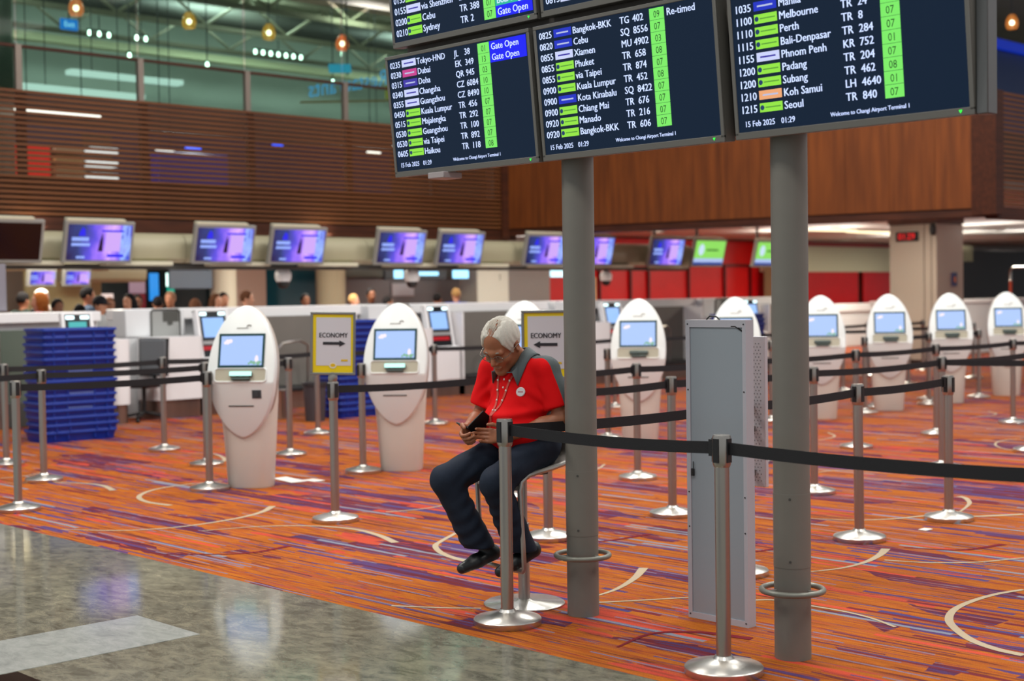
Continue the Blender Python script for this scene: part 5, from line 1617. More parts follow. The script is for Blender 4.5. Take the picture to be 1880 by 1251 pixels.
def hand(P, W, D, Nn, side, curl, spread=0.0, thumb=0.6):
    """W wrist, D finger direction, Nn palm normal (towards which fingers curl), side = thumb side unit vector"""
    W, D, Nn = np.asarray(W, float), np.asarray(D, float), np.asarray(Nn, float)
    D = D / np.linalg.norm(D)
    Nn = Nn - D * (Nn @ D)
    Nn /= np.linalg.norm(Nn)
    S = np.asarray(side, float)
    S = S - D * (S @ D) - Nn * (S @ Nn)
    S /= np.linalg.norm(S)
    d = rc(P, W, W + D * 0.03, 0.026, 0.028)
    for o_ in (-0.026, -0.009, 0.009, 0.026):
        d = smin(d, rc(P, W + D * 0.02 + S * o_ * 0.7, W + D * 0.088 + S * o_, 0.016, 0.012), 0.012)
    lens = [0.030, 0.040, 0.044, 0.038]
    for i, o_ in enumerate((-0.030, -0.010, 0.010, 0.030)):
        p0 = W + D * (0.086 if i else 0.080) + S * o_
        L0 = lens[i]
        a1, a2, a3 = curl
        def dirn(a):
            return D * math.cos(a) + Nn * math.sin(a) + S * o_ * spread
        p1 = p0 + dirn(a1) * L0
        p2 = p1 + dirn(a1 + a2) * L0 * 0.72
        p3 = p2 + dirn(a1 + a2 + a3) * L0 * 0.6
        d = smin(d, chain(P, (p0, p1, p2, p3), (0.0098, 0.0092, 0.0085, 0.0075), 0.003), 0.005)
    t0 = W + D * 0.025 + S * 0.024
    t1 = t0 + (D * 0.6 + S * 0.7 + Nn * 0.3) * 0.038
    t2 = t1 + (D * 0.85 + S * 0.2 + Nn * thumb) * 0.030
    t3 = t2 + (D * 0.9 - S * 0.1 + Nn * thumb) * 0.024
    return smin(d, chain(P, (t0, t1, t2, t3), (0.015, 0.0115, 0.0105, 0.0085), 0.004), 0.010)
def man_skin(P):
    d = head_sdf(to_head(P))
    d = smin(d, chain(P, ((-0.01, 0, 1.20), (0.03, 0, 1.265), (0.085, -0.002, 1.315)), (0.062, 0.056, 0.056), 0.02), 0.03)
    d = smin(d, el(P, (-0.01, 0, 1.08), (0.11, 0.165, 0.17)), 0.04)
    d = smin(d, el(P, (0.02, 0, 0.88), (0.12, 0.14, 0.14)), 0.05)
    d = smin(d, rc(P, SHR, SHL, 0.045, 0.045), 0.03)
    for s, sh, eb, wr in ((-1, SHR, ELR, WRR), (1, SHL, ELL, WRL)):
        e = chain(P, (sh, eb), (0.047, 0.040), 0.02)
        mid = tuple(0.65 * np.array(eb) + 0.35 * np.array(wr))
        e = smin(e, chain(P, (eb, mid, wr), (0.040, 0.039, 0.025), 0.02), 0.02)
        d = smin(d, e, 0.02)
    # left hand wraps under the wallet, fingers stacked and pointing to his right
    d = smin(d, hand(P, WRL, (0.45, -0.86, 0.02), (0.75, 0.35, 0.12), (0.1, 0.0, 1.0), (0.18, 0.5, 0.5), 0.0, 0.5), 0.015)
    # right hand from behind and below
    d = smin(d, hand(P, WRR, (0.62, 0.42, -0.42), (-0.3, 0.75, 0.30), (0.25, -0.25, 1.0), (0.45, 0.75, 0.6), 0.0, 0.5), 0.015)
    return d
def wr_noise(P, a, f1, f2, f3):
    return a * (np.sin(P[:, 0] * f1 + 1.3 * np.sin(P[:, 2] * f2)) * np.sin(P[:, 1] * f3 + P[:, 2] * f2 * 0.7))
def man_shirt(P):
    d = el(P, (-0.005, 0, 1.09), (0.135, 0.196, 0.185))
    d = smin(d, el(P, (-0.055, 0, 1.12), (0.115, 0.175, 0.16)), 0.05)
    d = smin(d, el(P, (0.05, 0, 0.925), (0.150, 0.178, 0.145)), 0.06)
    d = smin(d, el(P, (-0.05, 0, 0.88), (0.14, 0.175, 0.12)), 0.06)
    d = smin(d, rc(P, SHR, (0.01, 0, 1.235), 0.062, 0.062), 0.03)
    d = smin(d, rc(P, SHL, (0.01, 0, 1.235), 0.062, 0.062), 0.03)
    for s, sh, eb in ((-1, SHR, ELR), (1, SHL, ELL)):
        sh, eb = np.array(sh), np.array(eb)
        ax = (eb - sh) / np.linalg.norm(eb - sh)
        e = rc(P, sh, sh + ax * 0.30, 0.068, 0.074)
        e = smax(e, (P - sh - ax * 0.205) @ ax, 0.006)
        d = smin(d, e, 0.022)
    # folds over the belly and at the armpits
    d = d + 0.010 * np.sin((P[:, 2] - 0.25 * P[:, 1] * P[:, 1] / 0.2) * 62 + 2.0 * P[:, 1]) * np.exp(-((P[:, 2] - 0.985) / 0.035) ** 2) * (P[:, 0] > 0)
    d = d + wr_noise(P, 0.003, 31, 24, 37)
    d = d + 0.004 * np.sin((P[:, 2] + 0.9 * np.abs(P[:, 1])) * 85) * np.exp(-((np.abs(P[:, 1]) - 0.15) / 0.05) ** 2 - ((P[:, 2] - 1.08) / 0.07) ** 2)
    d = smax(d, -(rc(P, (0.02, 0, 1.24), (0.10, 0, 1.36), 0.062, 0.085)), 0.006)
    return smax(d, 0.80 - P[:, 2], 0.008)
HIPR, HIPL = (-0.04, -0.095, 0.815), (-0.04, 0.10, 0.815)
KNR, KNL = (0.385, -0.165, 0.665), (0.315, 0.125, 0.665)
ANR, ANL = (0.215, -0.10, 0.305), (0.115, 0.10, 0.300)
def man_trousers(P):
    d = el(P, (-0.05, 0, 0.845), (0.155, 0.185, 0.115))
    for hp, kn, an in ((HIPR, KNR, ANR), (HIPL, KNL, ANL)):
        hp, kn, an = map(np.array, (hp, kn, an))
        e = rc(P, hp, kn, 0.100, 0.074)
        ax = (an - kn) / np.linalg.norm(an - kn)
        f_ = rc(P, kn, an, 0.072, 0.078)
        f_ = smax(f_, (P - an) @ (ax * 0.55 + np.array((0.25, 0, -0.78))), 0.006)
        e = smin(e, f_, 0.03)
        d = smin(d, e, 0.02)
    d = d + 0.004 * np.sin(P[:, 2] * 75 + P[:, 0] * 55) * np.exp(-((P[:, 0] - 0.29) / 0.07) ** 2)
    d = d + wr_noise(P, 0.0025, 26, 30, 33)
    return smax(d, P[:, 2] - 0.905, 0.006)
def shoe(P, an, toe, heel):
    an, toe, heel = map(np.array, (an, toe, heel))
    fwd_ = (toe - heel) / np.linalg.norm(toe - heel)
    d = chain(P, (heel, 0.45 * heel + 0.55 * toe, toe), (0.036, 0.040, 0.028), 0.02)
    d = smin(d, rc(P, heel + np.array((0, 0, 0.015)), an + np.array((0, 0, 0.03)), 0.036, 0.036), 0.025)
    up_ = np.array((0, 0, 1.0)) - fwd_ * fwd_[2]
    up_ /= np.linalg.norm(up_)
    return smax(d, -((P - heel) @ up_ + 0.028), 0.006)
def man_shoe_r(P):
    return shoe(P, (0.18, -0.10, 0.28), (0.325, -0.115, 0.212), (0.135, -0.09, 0.262))
def man_shoe_l(P):
    return shoe(P, (0.075, 0.105, 0.285), (0.250, 0.085, 0.210), (0.045, 0.115, 0.290))
def man_hair(P):
    Q = to_head(P)
    cr = el(Q, (-0.012, 0, 0.03), (0.100, 0.079, 0.094))
    nz_ = 0.0022 * np.sin(Q[:, 0] * 160 + 5 * np.sin(Q[:, 1] * 50)) * np.sin(Q[:, 1] * 190 + Q[:, 2] * 90)
    top = np.clip((Q[:, 2] - 0.065) / 0.05, 0, 1) * np.clip((Q[:, 0] + 0.075) / 0.05, 0, 1) * np.clip((0.048 - np.abs(Q[:, 1])) / 0.03, 0, 1)
    d = cr - 0.010 + 0.0135 * top + nz_
    line = Q[:, 0] - (0.060 - 0.55 * np.clip(0.05 - Q[:, 2], 0, 1) - 0.0 * Q[:, 1])
    temple = np.clip((np.abs(Q[:, 1]) - 0.045) / 0.03, 0, 1)
    d = smax(d, line - 0.014 * temple, 0.006)
    d = smax(d, -(Q[:, 2] + 0.035 + 0.25 * np.clip(-0.03 - Q[:, 0], 0, 1)), 0.008)
    for s in (-1, 1):
        d = smax(d, -el(Q, (-0.002, s * 0.086, -0.016), (0.024, 0.02, 0.034)), 0.005)
    return d * HS

def skin_material(name, base, red):
    m, nt, b = nodes_of(name)
    N, L = nt.nodes.new, nt.links.new
    tc = N('ShaderNodeTexCoord')
    n = N('ShaderNodeTexNoise'); n.inputs['Scale'].default_value = 28; n.inputs['Detail'].default_value = 3
    L(tc.outputs['Object'], n.inputs['Vector'])
    mx = N('ShaderNodeMix'); mx.data_type = 'RGBA'
    mx.inputs[6].default_value = rgb(*base); mx.inputs[7].default_value = rgb(*red)
    L(n.outputs['Fac'], mx.inputs[0]); L(mx.outputs[2], b.inputs['Base Color'])
    b.inputs['Roughness'].default_value = 0.5
    b.inputs['Subsurface Weight'].default_value = 0.08
    b.inputs['Subsurface Radius'].default_value = (0.01, 0.004, 0.002)
    return m
skin_m = skin_material('tan_skin', (172, 114, 80), (152, 88, 60))
def shirt_material():
    m, nt, b = nodes_of('red_grey_polo')
    N, L = nt.nodes.new, nt.links.new
    tc = N('ShaderNodeTexCoord')
    s = N('ShaderNodeSeparateXYZ'); L(tc.outputs['Object'], s.inputs[0])
    # grey yoke and back: behind a seam running from the collar over the shoulder down the sleeve
    a = N('ShaderNodeMath'); a.operation = 'MULTIPLY_ADD'; a.inputs[1].default_value = 0.16; a.inputs[2].default_value = -0.165
    L(s.outputs[2], a.inputs[0])
    c = N('ShaderNodeMath'); c.operation = 'LESS_THAN'
    L(s.outputs[0], c.inputs[0]); L(a.outputs[0], c.inputs[1])
    mx = N('ShaderNodeMix'); mx.data_type = 'RGBA'
    mx.inputs[6].default_value = rgb(226, 10, 16); mx.inputs[7].default_value = rgb(92, 100, 102)
    L(c.outputs[0], mx.inputs[0]); L(mx.outputs[2], b.inputs['Base Color'])
    n = N('ShaderNodeTexNoise'); n.inputs['Scale'].default_value = 420
    L(tc.outputs['Object'], n.inputs['Vector'])
    bp = N('ShaderNodeBump'); bp.inputs['Strength'].default_value = 0.15; bp.inputs['Distance'].default_value = 0.002
    L(n.outputs['Fac'], bp.inputs['Height']); L(bp.outputs[0], b.inputs['Normal'])
    b.inputs['Roughness'].default_value = 0.85
    b.inputs['Specular IOR Level'].default_value = 0.2
    return m
man = mk('person', surface(man_skin, (-0.25, -0.42, 0.70), (0.5, 0.42, 1.52), 0.0042, 'body'), skin_m, None, (MC[0], MC[1], 0), math.pi)
tag(man, 'grey-haired person in a red and grey polo seated on the stool, reading', 'person')
shirt = mk('polo_shirt', surface(man_shirt, (-0.3, -0.42, 0.76), (0.3, 0.42, 1.36), 0.0055, 'polo_shirt'), shirt_material(), man)
trs = mk('trousers', surface(man_trousers, (-0.32, -0.36, 0.18), (0.55, 0.36, 0.95), 0.0065, 'trousers'), mat('navy_trousers', (34, 42, 56), 0.8, noise=0.15, nscale=60, spec=0.2), man)
shoe_m = mat('black_leather', (26, 28, 30), 0.4)
mk('shoe', surface(man_shoe_r, (0.03, -0.22, 0.1), (0.42, 0.02, 0.42), 0.005, 'shoe'), shoe_m, man)
mk('shoe', surface(man_shoe_l, (-0.06, -0.02, 0.1), (0.35, 0.22, 0.42), 0.005, 'shoe'), shoe_m, man)
hair = mk('hair', surface(man_hair, (-0.12, -0.16, 1.2), (0.32, 0.16, 1.55), 0.0042, 'hair'), mat('white_hair', (214, 208, 196), 0.75, noise=0.18, nscale=160, spec=0.2), man)
HM = Matrix(HR.tolist()).to_4x4()
HM = Matrix.Translation(HO.tolist()) @ HM @ Matrix.Scale(HS, 4)
# thin strands combed over the crown
strd = MB()
rs_ = random.Random(4)
for k in range(46):
    y_ = rs_.uniform(-0.050, 0.050)
    x_a, x_b = rs_.uniform(-0.07, -0.02), rs_.uniform(0.025, 0.062)
    pts_ = []
    for q in np.linspace(0, 1, 6):
        xx = x_a + (x_b - x_a) * q
        yy = y_ * (1 + 0.25 * q) + 0.010 * math.sin(q * 3 + k)
        zz = 0.03 + 0.0945 * math.sqrt(max(0.02, 1 - ((xx + 0.012) / 0.100) ** 2 - (yy / 0.079) ** 2)) + 0.0015
        pts_.append(HM @ Vector((xx, yy, zz)))
    strd.tube(pts_, [0.0012, 0.0022, 0.0026, 0.0026, 0.002, 0.0008], 4)
so_ = strd.build('crown_strands', mat('thin_white_hair', (200, 190, 176), 0.7), man)
so_['kind'] = 'stuff'
gl_ = MB()
for s in (-1, 1):
    gl_.tube([HM @ Vector((0.100 - 0.006 * abs(math.cos(a)) * 0, s * 0.034 + 0.025 * math.cos(a), -0.010 + 0.017 * math.sin(a))) for a in np.linspace(0, 2 * math.pi, 20, endpoint=False)], 0.0016, 6, closed=True)
    gl_.tube([HM @ Vector(p) for p in ((0.098, s * 0.060, -0.004), (0.085, s * 0.080, -0.002), (0.0, s * 0.090, 0.004), (-0.03, s * 0.088, -0.008))], 0.0016, 6)
gl_.tube([HM @ Vector(p) for p in ((0.101, -0.010, -0.006), (0.106, 0, -0.003), (0.101, 0.010, -0.006))], 0.0016, 6)
gls = gl_.build('spectacles', mat('spectacle_wire', (150, 140, 130), 0.25, 0.9), man)
for s in (-1, 1):
    MB().add([HM @ Vector((0.100, s * 0.034 + 0.024 * math.cos(a), -0.010 + 0.016 * math.sin(a))) for a in np.linspace(0, 2 * math.pi, 16, endpoint=False)], [tuple(range(16))]).build('lens', mat('lens_glass', (240, 245, 245), 0.05, trans=0.95, alpha=0.35), gls)
for s in (-1, 1):
    MB().tube([HM @ Vector(p) for p in ((0.093, s * 0.014, 0.016), (0.092, s * 0.032, 0.021), (0.080, s * 0.050, 0.016))], [0.003, 0.0045, 0.002], 6).build('eyebrow', mat('grey_brow', (150, 140, 130), 0.8), man)
# collar: two flaps folded over the neckline
gm = mat('collar_grey', (96, 104, 106), 0.85, noise=0.08, nscale=200, spec=0.2)
cm = MB()
cv, cf = [], []
nC = 28
for i in range(nC + 1):
    a = R(22) + (2 * math.pi - R(44)) * i / nC        # opening at the front (+x)
    ca, sa = math.cos(a), math.sin(a)
    front = max(0.0, ca)
    def drape(r_, off):
        x_, y_ = 0.022 + r_ * ca, r_ * sa
        zz = np.linspace(1.40, 1.08, 161)
        dd = man_shirt(np.stack((np.full_like(zz, x_), np.full_like(zz, y_), zz), -1))
        hit = zz[int(np.argmax(dd < 0.004))] if (dd < 0.004).any() else 1.2
        return np.array((x_ + off * 0.5 * ca, y_ + off * 0.5 * sa, hit + off))
    base_ = drape(0.088, 0.006)
    top = np.array((0.026 + 0.069 * ca, 0.069 * sa, max(base_[2], 1.215) + 0.030 - 0.012 * front))
    mid = drape(0.098, 0.010)
    mid[2] = max(mid[2], top[2] - 0.03)
    bot = drape(0.118 + 0.030 * front ** 3, 0.006)
    cv += [tuple(top), tuple(mid), tuple(bot)]
for i in range(nC):
    for k in range(2):
        cf.append((i * 3 + k, i * 3 + k + 1, i * 3 + 4 + k, i * 3 + 3 + k))
cm.add(cv, cf, 0, True)
col = cm.build('collar', gm, man)
so = col.modifiers.new('thick', 'SOLIDIFY')
so.thickness = 0.005
# lanyard ribbons, dots, badge, placket buttons
def on_shirt(y, z, off=0.004):
    xs_ = np.linspace(0.35, -0.1, 181)
    P = np.stack((xs_, np.full_like(xs_, y), np.full_like(xs_, z)), -1)
    d = man_shirt(P)
    i = int(np.argmax(d < 0)) if (d < 0).any() else 100
    return Vector((xs_[i] + off, y, z))
lan = MB()
Lp = [on_shirt(-0.052 + 0.026 * q ** 1.2, 1.185 - 0.20 * q) for q in np.linspace(0, 1, 9)]
Rp = [on_shirt(0.050 - 0.070 * q, 1.185 - 0.20 * q) for q in np.linspace(0, 1, 9)]
tailp = [on_shirt(-0.022, 0.985 - 0.075 * q, 0.007) for q in np.linspace(0, 1, 4)]
lm = mat('lanyard_red', (196, 70, 58), 0.7)
for nm, pp in (('lanyard_ribbon', Lp), ('lanyard_ribbon', Rp), ('lanyard_tail', tailp)):
    MB().strip(pp, 0.013, (0, 1, 0), 0.002).build(nm, lm, man)
for pp in (Lp, Rp):
    for k in (1, 3, 5, 7):
        p = pp[k] + Vector((0.002, 0, 0))
        MB().lathe([(0.0, 0.004), (0.005, 0.002), (0.0062, 0.0)], 10, cap=False, M=Matrix.Translation(p) @ Matrix.Rotation(R(90), 4, 'Y')).build('lanyard_dot', mat('lanyard_white', (230, 214, 206), 0.6), man)
p = on_shirt(0.105, 1.105, 0.003)
e1 = (on_shirt(0.125, 1.105, 0.003) - on_shirt(0.085, 1.105, 0.003)).normalized()
e2 = (on_shirt(0.105, 1.125, 0.003) - on_shirt(0.105, 1.085, 0.003)).normalized()
e3 = e1.cross(e2).normalized()
BM = Matrix.Translation(p) @ Matrix((e1, e2, e3)).transposed().to_4x4()
bdg = MB().lathe([(0.0, 0.003), (0.021, 0.003), (0.024, 0.0)], 24, cap=False, M=BM).build('round_badge', mat('badge_white', (226, 220, 220), 0.5), man)
MB().box(-0.013, 0.013, -0.003, 0.003, 0.003, 0.0036, M=BM).build('badge_print', mat('badge_print', (190, 120, 124), 0.5), bdg)
for z in (1.165, 1.125):
    MB().lathe([(0.0, 0.003), (0.005, 0.002), (0.006, 0)], 10, cap=False, M=Matrix.Translation(on_shirt(-0.002, z, 0.002)) @ Matrix.Rotation(R(90), 4, 'Y')).build('shirt_button', MATS['lanyard_white'], man)
# wallet held open like a book
wl = thing('black_wallet', 'open black wallet held in both hands of the seated person', 'wallet', (MC[0], MC[1], 0), math.pi)
wm = mat('wallet_black', (10, 10, 12), 0.45)
WA = Matrix.Translation((0.290, -0.090, 0.926))
spine = Vector((-0.078, -0.008, -0.051)).normalized()
def leaf(ax):
    ax = Vector(ax)
    ax = (ax - spine * ax.dot(spine)).normalized()
    nn_ = ax.cross(spine).normalized()
    return WA @ Matrix((ax, spine, nn_)).transposed().to_4x4()
MB().box(0.0, 0.115, -0.01, 0.10, -0.004, 0.004, M=leaf((-0.050, 0.049, 0.073)), bev=0.002).build('leaf', wm, wl)
MB().box(0.0, 0.10, 0.0, 0.10, -0.004, 0.004, M=leaf((0.005, -0.088, 0.027)), bev=0.002).build('leaf', wm, wl)

# ---- bar stool
stl = thing('bar_stool', 'steel bar stool with curved pale seat under the seated person', 'stool', (5.105, 5.205, 0), math.pi - R(8))
MB().lathe([(0.21, 0.0), (0.21, 0.008), (0.2, 0.014), (0.045, 0.022), (0.034, 0.03)], 48).build('base', mat('stool_base', (186, 184, 178), 0.25, 0.9), stl)
MB().lathe([(0.030, 0.02), (0.030, 0.42), (0.022, 0.42), (0.022, 0.70)], 20).build('column', mat('satin_steel', (176, 172, 166), 0.38, 0.8), stl)
side = [(-0.20, 0.845), (-0.205, 0.80), (-0.19, 0.762), (-0.15, 0.737), (-0.05, 0.715), (0.05, 0.700), (0.11, 0.688), (0.145, 0.66), (0.155, 0.62), (0.150, 0.50), (0.140, 0.35), (0.135, 0.225)]
lp = [(f_, 0.185, z) for f_, z in side]
lr = [(f_, -0.185, z) for f_, z in side]
rungp = [(0.133, 0.175, 0.208), (0.133, 0.0, 0.205), (0.133, -0.175, 0.208)]
loop_ = lp + rungp + lr[::-1]
MB().tube([(a, b, c_) for a, b, c_ in loop_], 0.013, 8).build('loop_frame', mat('satin_steel', (176, 172, 166), 0.38, 0.8), stl)
sp_ = catmull(side[:9], 3)
sv, sf = [], []
for i, q in enumerate(sp_):
    for j in range(9):
        y_ = -0.18 + 0.36 * j / 8
        dip = 0.012 * (1 - (y_ / 0.18) ** 2)
        sv.append((q[0] + (dip * 0.8 if i < 6 else 0) * -1, y_, q[1] - (dip if i >= 6 else 0)))
for i in range(len(sp_) - 1):
    for j in range(8):
        sf.append((i * 9 + j, i * 9 + j + 1, (i + 1) * 9 + j + 1, (i + 1) * 9 + j))
seat = MB().add(sv, sf, 0, True).build('seat', mat('seat_pale', (190, 182, 176), 0.35, noise=0.03, nscale=6), stl)
so = seat.modifiers.new('thick', 'SOLIDIFY')
so.thickness = 0.014
so.offset = 0
MB().box(-0.1, 0.09, -0.09, 0.09, 0.672, 0.69, bev=0.004).build('seat_plate', dark_grey, stl)

# ------------------------------------------------------------------ travellers behind the counters
def bg_body(P, pose=0):
    d = el(P, (0.0, 0, 1.60), (0.098, 0.076, 0.105))
    d = smin(d, el(P, (0.035, 0, 1.53), (0.058, 0.056, 0.075)), 0.03)
    d = smin(d, rc(P, (0.09, 0, 1.575), (0.108, 0, 1.55), 0.010, 0.014), 0.012)
    for s in (-1, 1):
        d = smin(d, el(P, (-0.005, s * 0.080, 1.575), (0.018, 0.010, 0.03)), 0.008)
        d = smax(d, -el(P, (0.098, s * 0.03, 1.585), (0.016, 0.016, 0.010)), 0.01)
    d = smin(d, rc(P, (-0.01, 0, 1.38), (0.0, 0, 1.50), 0.06, 0.052), 0.03)
    d = smin(d, el(P, (0, 0, 1.2), (0.10, 0.16, 0.22)), 0.04)
    d = smin(d, el(P, (0, 0, 0.95), (0.10, 0.14, 0.14)), 0.05)
    for s in (-1, 1):
        d = smin(d, chain(P, ((0, s * 0.18, 1.36), (-0.02, s * 0.235, 1.08), (0.06, s * 0.235, 0.85)), (0.045, 0.038, 0.026), 0.02), 0.03)
        d = smin(d, hand(P, (0.06, s * 0.235, 0.85), (0.25, 0, -1), (0.2, -s, 0), (1, 0, 0.2), (0.2, 0.35, 0.3)), 0.015)
        d = smin(d, chain(P, ((0, s * 0.09, 0.9), (0.01, s * 0.1, 0.5), (-0.02, s * 0.1, 0.09)), (0.08, 0.055, 0.04), 0.03), 0.04)
    return d
def bg_top(P):
    d = el(P, (0, 0, 1.22), (0.135, 0.19, 0.24))
    d = smin(d, el(P, (0.01, 0, 0.98), (0.13, 0.17, 0.16)), 0.06)
    d = smin(d, rc(P, (0, -0.17, 1.37), (0, 0.17, 1.37), 0.068, 0.068), 0.04)
    for s in (-1, 1):
        d = smin(d, smax(rc(P, (0, s * 0.185, 1.36), (-0.02, s * 0.24, 1.05), 0.066, 0.062), 1.10 - P[:, 2], 0.01), 0.03)
    d = d + wr_noise(P, 0.004, 24, 21, 29)
    return smax(d, 0.88 - P[:, 2], 0.01)
def bg_legs(P):
    d = el(P, (0, 0, 0.92), (0.13, 0.165, 0.12))
    for s in (-1, 1):
        d = smin(d, chain(P, ((0, s * 0.09, 0.88), (0.01, s * 0.1, 0.5), (-0.02, s * 0.105, 0.07)), (0.095, 0.07, 0.06), 0.03), 0.03)
    return smax(smax(d, 0.06 - P[:, 2], 0.01), P[:, 2] - 0.96, 0.01)
def bg_shoe(P):
    d = None
    for s in (-1, 1):
        e = smax(rc(P, (-0.04, s * 0.105, 0.04), (0.15, s * 0.12, 0.032), 0.045, 0.034), -P[:, 2], 0.004)
        d = e if d is None else np.minimum(d, e)
    return d
def bg_hair_short(P):
    d = el(P, (-0.006, 0, 1.612), (0.108, 0.087, 0.110)) + 0.003 * np.sin(P[:, 0] * 90) * np.sin(P[:, 1] * 110 + P[:, 2] * 60)
    d = smax(d, P[:, 0] - 0.055 - 0.35 * (P[:, 2] - 1.62), 0.008)
    return smax(d, 1.535 + 0.35 * (P[:, 0] + 0.1) - P[:, 2], 0.01)
def bg_hair_long(P):
    d = el(P, (-0.008, 0, 1.61), (0.115, 0.096, 0.115))
    d = smin(d, el(P, (-0.045, 0, 1.50), (0.085, 0.115, 0.16)), 0.04) + 0.004 * np.sin(P[:, 1] * 120 + 3 * np.sin(P[:, 2] * 30))
    d = smax(d, P[:, 0] - 0.05 - 0.35 * np.clip(P[:, 2] - 1.62, 0, 1), 0.012)
    return d
def bg_cap(P):
    d = el(P, (-0.005, 0, 1.625), (0.115, 0.094, 0.105))
    d = smax(d, 1.60 - 0.1 * P[:, 0] - P[:, 2], 0.006)
    return smin(d, el(P, (0.12, 0, 1.605), (0.07, 0.065, 0.012)), 0.01)
def bg_scarf(P):
    d = el(P, (-0.006, 0, 1.60), (0.118, 0.098, 0.125))
    d = smin(d, el(P, (0.0, 0, 1.42), (0.12, 0.15, 0.10)), 0.07)
    return smax(d, -el(P, (0.10, 0, 1.57), (0.07, 0.06, 0.085)), 0.012)
lo_, hi_ = (-0.35, -0.4, -0.02), (0.35, 0.4, 1.78)
BG = {'body': surface(bg_body, lo_, hi_, 0.011, 'body'), 'top': surface(bg_top, lo_, hi_, 0.015, 'top'), 'trousers': surface(bg_legs, lo_, hi_, 0.016, 'trousers'), 'shoes': surface(bg_shoe, lo_, hi_, 0.012, 'shoes'),
      'short': surface(bg_hair_short, (-0.25, -0.25, 1.2), (0.3, 0.25, 1.85), 0.010, 'hair'), 'long': surface(bg_hair_long, (-0.25, -0.25, 1.2), (0.3, 0.25, 1.85), 0.010, 'hair'), 'cap': surface(bg_cap, (-0.25, -0.25, 1.2), (0.3, 0.25, 1.85), 0.010, 'cap'), 'scarf': surface(bg_scarf, (-0.25, -0.25, 1.2), (0.3, 0.25, 1.85), 0.010, 'headscarf')}
def colored(src, m, name):
    k = name + m.name
    if k not in BG:
        me = src.copy()
        me.materials.clear()
        me.materials.append(m)
        BG[k] = me
    return BG[k]
def cmat(c):
    return mat('cloth_%02x%02x%02x' % c, c, 0.85, noise=0.12, nscale=30, spec=0.2)
skins = [skin_material('skin_a', (196, 142, 112), (178, 116, 90)), skin_material('skin_b', (140, 92, 66), (120, 74, 52)), skin_material('skin_c', (214, 166, 140), (196, 136, 112))]
def traveller(label, x, y, ztop, facing, sk, top, hairkind, hc_, legs=(40, 42, 52)):
    s = (ztop + 0.015) / 1.722
    t = mk('person', colored(BG['body'], skins[sk], 'body'), None, None, (x, y, 0), R(facing))
    t.scale = (s, s, s)
    tag(t, label, 'person', 'travellers behind the counters')
    mk('top', colored(BG['top'], cmat(top), 'top'), None, t)
    mk('trousers', colored(BG['trousers'], cmat(legs), 'trousers'), None, t)
    mk('shoes', colored(BG['shoes'], shoe_m, 'shoes'), None, t)
    nm = {'short': 'hair', 'long': 'hair', 'cap': 'cap', 'scarf': 'headscarf'}[hairkind]
    mk(nm, colored(BG[hairkind], cmat(hc_), hairkind), None, t)
    if hairkind == 'cap':
        mk('hair', colored(BG['short'], cmat((22, 20, 20)), 'short'), None, t).scale = (0.97, 0.97, 0.995)
    return t
BK, BR, BLD = (22, 20, 22), (84, 52, 34), (176, 140, 92)
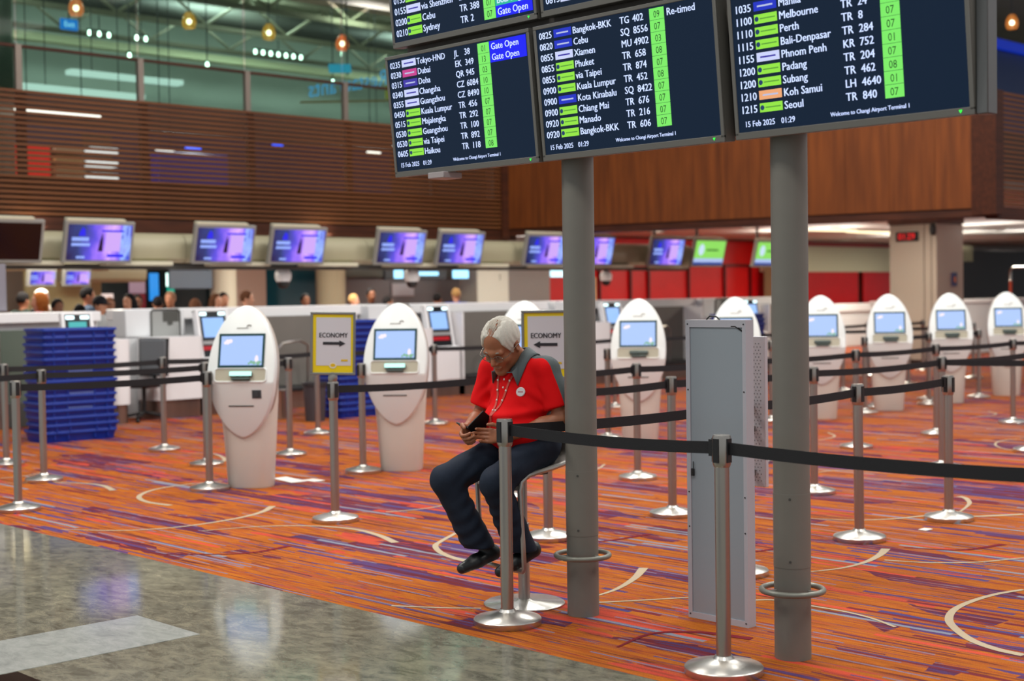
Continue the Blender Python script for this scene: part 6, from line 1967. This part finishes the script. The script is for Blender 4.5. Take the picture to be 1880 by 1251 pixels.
TR = [('dark-haired person in dark green at the far left of the queue', 9.96, 21.2, 1.757, 20, 0, (28, 46, 42), 'short', BK),
('ginger-haired person in a pink top looking left', 9.45, 19.6, 1.735, 160, 2, (226, 90, 110), 'long', (176, 104, 48)),
('person in a white headscarf in the queue at left', 10.05, 20.75, 1.791, -60, 0, (30, 30, 34), 'scarf', (232, 226, 214)),
('short dark-haired person beside the white headscarf', 9.36, 18.85, 1.636, -90, 1, (26, 28, 30), 'short', BK),
('low dark-haired person left of the tall person in slate blue', 9.82, 19.1, 1.555, 90, 0, (30, 34, 30), 'short', BK),
('tall balding person in a slate blue jacket seen in profile', 10.58, 20.3, 1.82, -20, 0, (62, 76, 96), 'short', BK),
('dark-haired person behind the tall person in slate blue', 11.12, 21.3, 1.782, -120, 1, (60, 52, 50), 'short', BK),
('brown-skinned person close in front of the tall person', 10.62, 19.7, 1.648, -100, 1, (70, 66, 70), 'short', BR),
('person with dark cap in grey between the counters', 9.88, 18.6, 1.664, -70, 0, (150, 152, 154), 'cap', (30, 30, 36)),
('long black-haired person in pale grey between the counters', 10.42, 18.75, 1.694, -150, 0, (170, 176, 180), 'long', BK),
('red-faced dark-haired person left of the baggage cabinet opening', 11.48, 20.4, 1.691, -110, 1, (54, 50, 54), 'short', BK),
('dark-clothed person leaning among the queue', 12.08, 20.8, 1.662, 60, 0, (26, 26, 30), 'short', BK),
('bald person in black in front of the dark shopfront', 12.49, 21.1, 1.742, -140, 0, (24, 24, 28), 'short', (140, 104, 84)),
('long brown-haired person seen from behind', 12.28, 20.0, 1.61, 80, 2, (70, 60, 56), 'long', BR),
('brown-haired person next to the round white column', 13.0, 20.5, 1.686, -80, 2, (60, 54, 50), 'long', BR),
('short-haired person in dark jacket by the round white column', 13.4, 20.9, 1.713, -100, 0, (34, 36, 40), 'short', BK),
('dark-haired person in a white shirt behind the nearest kiosk', 13.01, 19.6, 1.729, -40, 2, (222, 224, 226), 'short', BR),
('dark-skinned person in front of the teal glass', 15.18, 21.0, 1.679, -110, 1, (50, 50, 56), 'short', BK),
('blond person left of the bearded person', 16.74, 21.6, 1.66, -60, 2, (120, 96, 70), 'short', BLD),
('person in dark shirt with black hair facing the counters', 16.61, 20.9, 1.767, -110, 1, (28, 28, 32), 'short', BK),
('low dark-haired person in front of the grey wall panel', 17.33, 21.3, 1.61, -20, 0, (60, 66, 90), 'short', BK),
('dark-haired person left of the person in royal blue', 18.51, 21.2, 1.66, 30, 0, (26, 26, 28), 'short', BK),
('blond person in royal blue seen from behind', 19.18, 21.4, 1.755, 60, 2, (24, 54, 170), 'short', BLD)]
for a in TR:
    traveller(*a)
